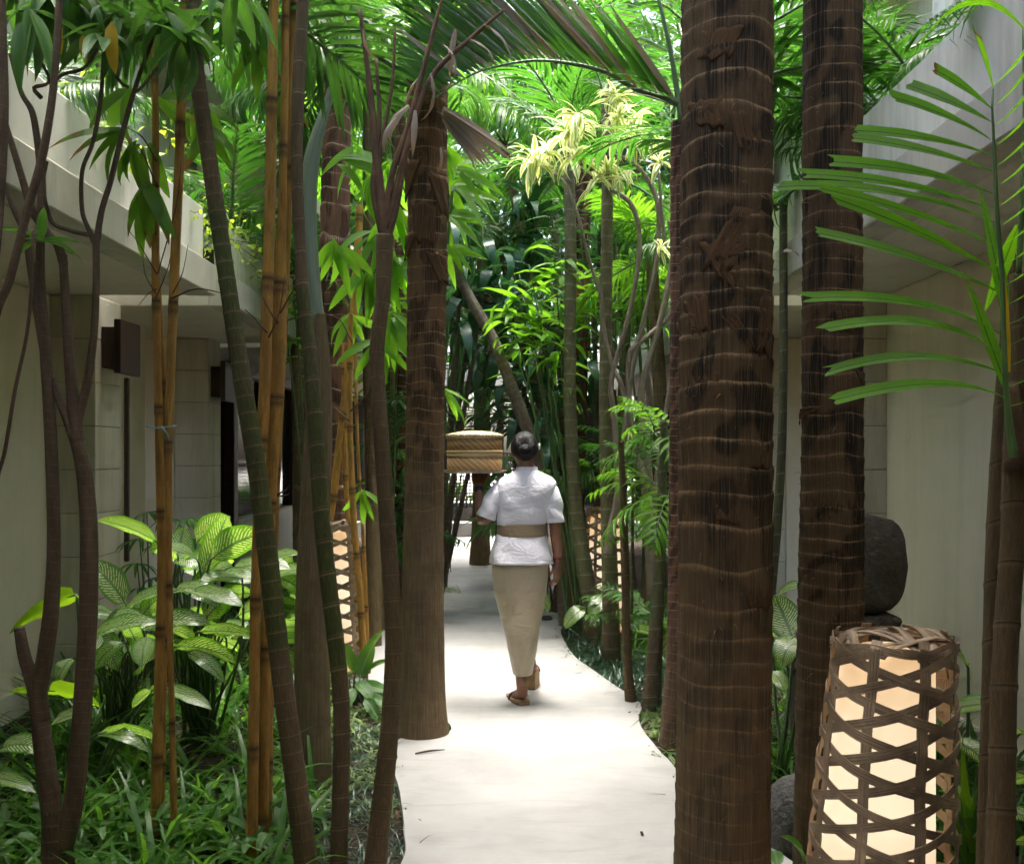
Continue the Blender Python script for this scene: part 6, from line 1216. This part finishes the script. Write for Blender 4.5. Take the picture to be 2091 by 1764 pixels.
# hair drawn back into a bun
hv = ellip(hd + Vector((0, -.014, .012)), (.082, .094, .098), 40); V = hv[0]; k = V[:, 1] > hd.y + .045; V[k, 1] = hd.y + .045 + (V[k, 1] - hd.y - .045) * .35
low = V[:, 2] < hd.z - .045; V[low, 0] = hd.x + (V[low, 0] - hd.x) * .82; V[low, 2] = hd.z - .045 + (V[low, 2] - hd.z + .045) * .75
th_ = np.arctan2(V[:, 0] - hd.x, V[:, 2] - hd.z - .01); hair = add('hair', mesh('hair', [(V, hv[1], np.stack([th_ / 6.28, V[:, 1] * 4], -1), {}, 0)], M['hair']), wt)
bn = ellip(hd + Vector((.006, -.105, -.004)), (.043, .034, .036), 24); V = bn[0]; th_ = np.arctan2(V[:, 0] - hd.x, V[:, 2] - hd.z); add('bun', mesh('bun', [(V, bn[1], np.stack([np.hypot(V[:, 0] - hd.x, V[:, 2] - hd.z) * 5, th_], -1), {}, 0)], M['hair']), hair)
for k in range(5): a = R(72 * k); add('flower', mesh('flower', [ellip(PW(1100, 912, .0) + Vector((.004, math.cos(a) * .011, math.sin(a) * .011)), (.005, .009, .009), 10)], M['petal']), hair)
def loft(rings, n=48, fold=None, cap=False):
    """rings: (centre Vector, half width x, half depth y)"""
    V = []
    for i, (c, a, b) in enumerate(rings):
        for j in range(n):
            t_ = 2 * math.pi * j / n; e = 0.86; x = math.copysign(abs(math.cos(t_)) ** e, math.cos(t_)) * a; y = math.copysign(abs(math.sin(t_)) ** e, math.sin(t_)) * b
            d = fold(i / (len(rings) - 1), t_, c) if fold else 0.0; V.append((c.x + x * (1 + d), c.y + y * (1 + d), c.z + (0 if not isinstance(d, tuple) else 0)))
    f = [(i * n + j, i * n + (j + 1) % n, (i + 1) * n + (j + 1) % n, (i + 1) * n + j) for i in range(len(rings) - 1) for j in range(n)]
    return (np.array(V), f, None, {}, 0)
def dense(rings, m=5):
    c, e = catmull([q[0] for q in rings], .012, [[q[1], q[2]] for q in rings]); return [(Vector(c[i]), e[i][0], e[i][1]) for i in range(len(c))]
def rg(v, uc, hw, hdm, dy=0.0): return (PW(uc, v, dy), hw * SW, hdm)
def fold_shirt(k, t_, c): a_ = math.sin(c.z * 40 + 3.2 * math.cos(t_) + 1.2 * math.sin(t_ * 3)); return (.030 * a_ * abs(a_) ** .3 * min(1, k * 1.6) + .022 * math.sin(c.z * 62 - 4.5 * math.cos(t_ - .6)) * k) * (.5 + .5 * abs(math.sin(t_)))
def fold_tail(k, t_, c): return .018 * math.sin(t_ * 6 + 3 * math.sin(c.z * 16)) * (.4 + k) + .016 * math.sin(c.z * 42 + math.cos(t_) * 4)
torso = dense([rg(960, 1076, 20, .052, .005), rg(967, 1076, 33, .062), rg(975, 1076, 50, .075), rg(986, 1075, 60, .088), rg(1004, 1073, 60, .100), rg(1030, 1069, 54, .104), rg(1056, 1066, 50, .10), rg(1072, 1065, 48, .095)])
tail = dense([rg(1088, 1065, 49, .097), rg(1100, 1064, 53, .108), rg(1122, 1064, 59, .128), rg(1140, 1064, 62, .142), rg(1149, 1064, 63.5, .148)])
slv = lambda pts, rad: tube(pts, rad, 26, .008, lambda TH, S, L: (1 + .05 * np.sin(TH * 2 + S * 40) + .04 * np.sin(S * 75 + 2 * TH), {}), cap=False)
sh = [loft(torso, 56, fold_shirt), loft(tail, 56, fold_tail), slv([PW(1040, 992, .0), PW(1024, 998, 0), PW(1008, 1020, -.015), PW(996, 1046, -.02), PW(992, 1056, -.02)], [.040, .050, .054, .056, .058]), slv([PW(1108, 992, 0), PW(1120, 998, 0), PW(1129, 1022, -.01), PW(1132, 1050, -.01), PW(1133, 1066, -.01)], [.040, .050, .053, .054, .056])]
shirt = add('shirt', mesh('shirt', sh, M['white_shirt']), wt); md = shirt.modifiers.new('cloth', 'SOLIDIFY'); md.thickness = .003
add('collar', mesh('collar', [loft(dense([rg(966, 1076, 25, .062, .0), rg(958, 1076, 22, .056, .006), rg(953, 1076, 21.5, .056, .008)]), 40)], M['white_shirt']), shirt)
sash = add('sash', mesh('sash', [loft(dense([rg(1069, 1066, 49, .099), rg(1080, 1065.5, 49.5, .102), rg(1094, 1065, 50, .104)]), 56, lambda k, t_, c: .006 * math.sin(c.z * 160))], M['sash']), wt); sash.modifiers.new('cloth', 'SOLIDIFY').thickness = .004
add('sash_end', mesh('sash_end', [box(PW(1040, 1, 0).x, PW(1041.5, 1, 0).x, YW - .103, YW - .090, PW(1, 1096).z, PW(1, 1070).z)], M['sash'], False), sash)
def fold_skirt(k, t_, c):
    g = c.z * 17 - math.cos(t_ - .3) * 4.2; s_ = (1 - abs(math.sin(g * .5 + .4))) ** 2; s2 = (1 - abs(math.sin(g * 1.1 + 2 * math.cos(t_) + 1.1))) ** 2; return (.085 * s_ + .045 * s2 - .04) * min(1, .15 + 1.4 * k) * (0.35 + .65 * abs(math.sin(t_)))
skr = dense([rg(1120, 1063, 50, .100), rg(1140, 1063, 55, .115), rg(1160, 1062, 57, .130), rg(1200, 1062, 54, .14, .01), rg(1240, 1063, 46.5, .14, .03), rg(1290, 1066, 36, .145, .06), rg(1335, 1067, 28.5, .15, .08), rg(1362, 1067, 23, .15, .09), rg(1377, 1067, 20, .15, .09)])
skirt = add('skirt', mesh('skirt', [loft(skr, 64, fold_skirt)], M['skirt']), wt); skirt.modifiers.new('cloth', 'SOLIDIFY').thickness = .003
# wedge sandals
def sandal(an, d):
    d = Vector(d).normalized(); a = Vector(an); s = Vector((d.y, -d.x, 0)); pr = []; n = 16; st = np.linspace(-.045, .195, n); wd = [.026 + .016 * math.sin(math.pi * min(1, (x + .07) / .27)) for x in st]
    V = []
    for x, w_ in zip(st, wd):
        top = a.z - .036 - (.0 if x < .02 else .034 * min(1, (x - .02) / .10)); bot = .002 + max(0, (x - .15)) * .15
        for sg, z in ((-1, bot), (1, bot), (1, max(top, bot + .014)), (-1, max(top, bot + .014))): q = a + d * x + s * w_ * sg; V.append((q.x, q.y, z))
    f = [(i * 4 + j, i * 4 + (j + 1) % 4, (i + 1) * 4 + (j + 1) % 4, (i + 1) * 4 + j) for i in range(n - 1) for j in range(4)] + [(3, 2, 1, 0), (n * 4 - 4, n * 4 - 3, n * 4 - 2, n * 4 - 1)]
    o = add('sandal', mesh('sandal', [(np.array(V), f, None, {}, 0)], M['sole'], False), wt)
    c = a + d * .115; add('strap', mesh('strap', [ribbon([c + s * .043 * math.cos(x) + Vector((0, 0, -.062 + .048 * math.sin(x))) for x in np.linspace(0, math.pi, 12)], [s * math.cos(x) + Vector((0, 0, math.sin(x))) for x in np.linspace(0, math.pi, 12)], .026, .003)], M['black']), o)
    add('outsole', mesh('outsole', [(np.array([(v[0], v[1], 0.0005 if i % 4 < 2 else .006) for i, v in enumerate(V)]) + np.array([0, 0, 0]), f, None, {}, 0)], M['black'], False), o)
sandal(fa, fd_); sandal(Vector((fb.x, fb.y, fb.z)), fe_)
def torus_at(nm, c, ax, R_, r_, m):
    ax = Vector(ax).normalized(); x = ax.orthogonal().normalized(); y = ax.cross(x); pts = [Vector(c) + x * math.cos(a) * R_ + y * math.sin(a) * R_ for a in np.linspace(0, 2 * math.pi, 25)]; add(nm, mesh(nm, [tube(pts, [r_] * 25, 6, .01, cap=False)], M[m]), wt)
torus_at('bracelet', PW(1138.5, 1138, .01), (0, 0, 1), .0265, .0032, 'red'); torus_at('bracelet', PW(1138.5, 1142, .01), (0.1, .1, 1), .027, .0028, 'red')
add('wristwatch', mesh('wristwatch', [tube([PW(977.5, 1006, .066), PW(976, 995, .078)], [.0285, .0275], 18, .01)], M['black']), wt)

# tray and steamer basket on her raised hand
tc = PW(968, 966, .10)
V, f, UV, at, mi = lathe([(0.0, 0.0), (.165, .0), (.186, .006), (.196, .016), (.198, .018), (.186, .012), (.165, .006), (0, .006)], 56); o = add('serving_tray', mesh('serving_tray', [(V, f, UV, at, mi)], M['tray'], True), None, Matrix.Translation(tc)); tag(o, 'round brown metal tray balanced on the raised left hand', 'tray')
bt = thing('steamer_basket', 'round two tier woven bamboo basket with domed lid on the tray', 'basket', tc + Vector((0, 0, .007))); T0 = Matrix.Translation(tc + Vector((0, 0, .0075)))
def ring(nm, prof, m, n=64): V, f, UV, at, mi = lathe(prof, n); add(nm, mesh(nm, [(V, f, UV, at, mi)], M[m]), bt, T0)
ring('lower_tier', [(0, .001), (.164, .001), (.1655, .006), (.1655, .088), (.16, .09)], 'weave'); ring('hoop', [(.1665, .088), (.1685, .089), (.1685, .108), (.1665, .109), (.15, .109)], 'basket'); ring('hoop', [(.1645, .1105), (.170, .111), (.170, .126), (.1665, .127), (.15, .127)], 'basket')
ring('upper_tier', [(.15, .1275), (.1655, .128), (.1655, .196), (.16, .198)], 'weave'); ring('hoop', [(.166, .1965), (.171, .197), (.171, .216), (.166, .217), (.15, .217)], 'basket')
ring('lid', [(.1735, .208), (.175, .2185), (.168, .2225), (.14, .231), (.10, .239), (.05, .244), (.0, .2455)], 'lid')
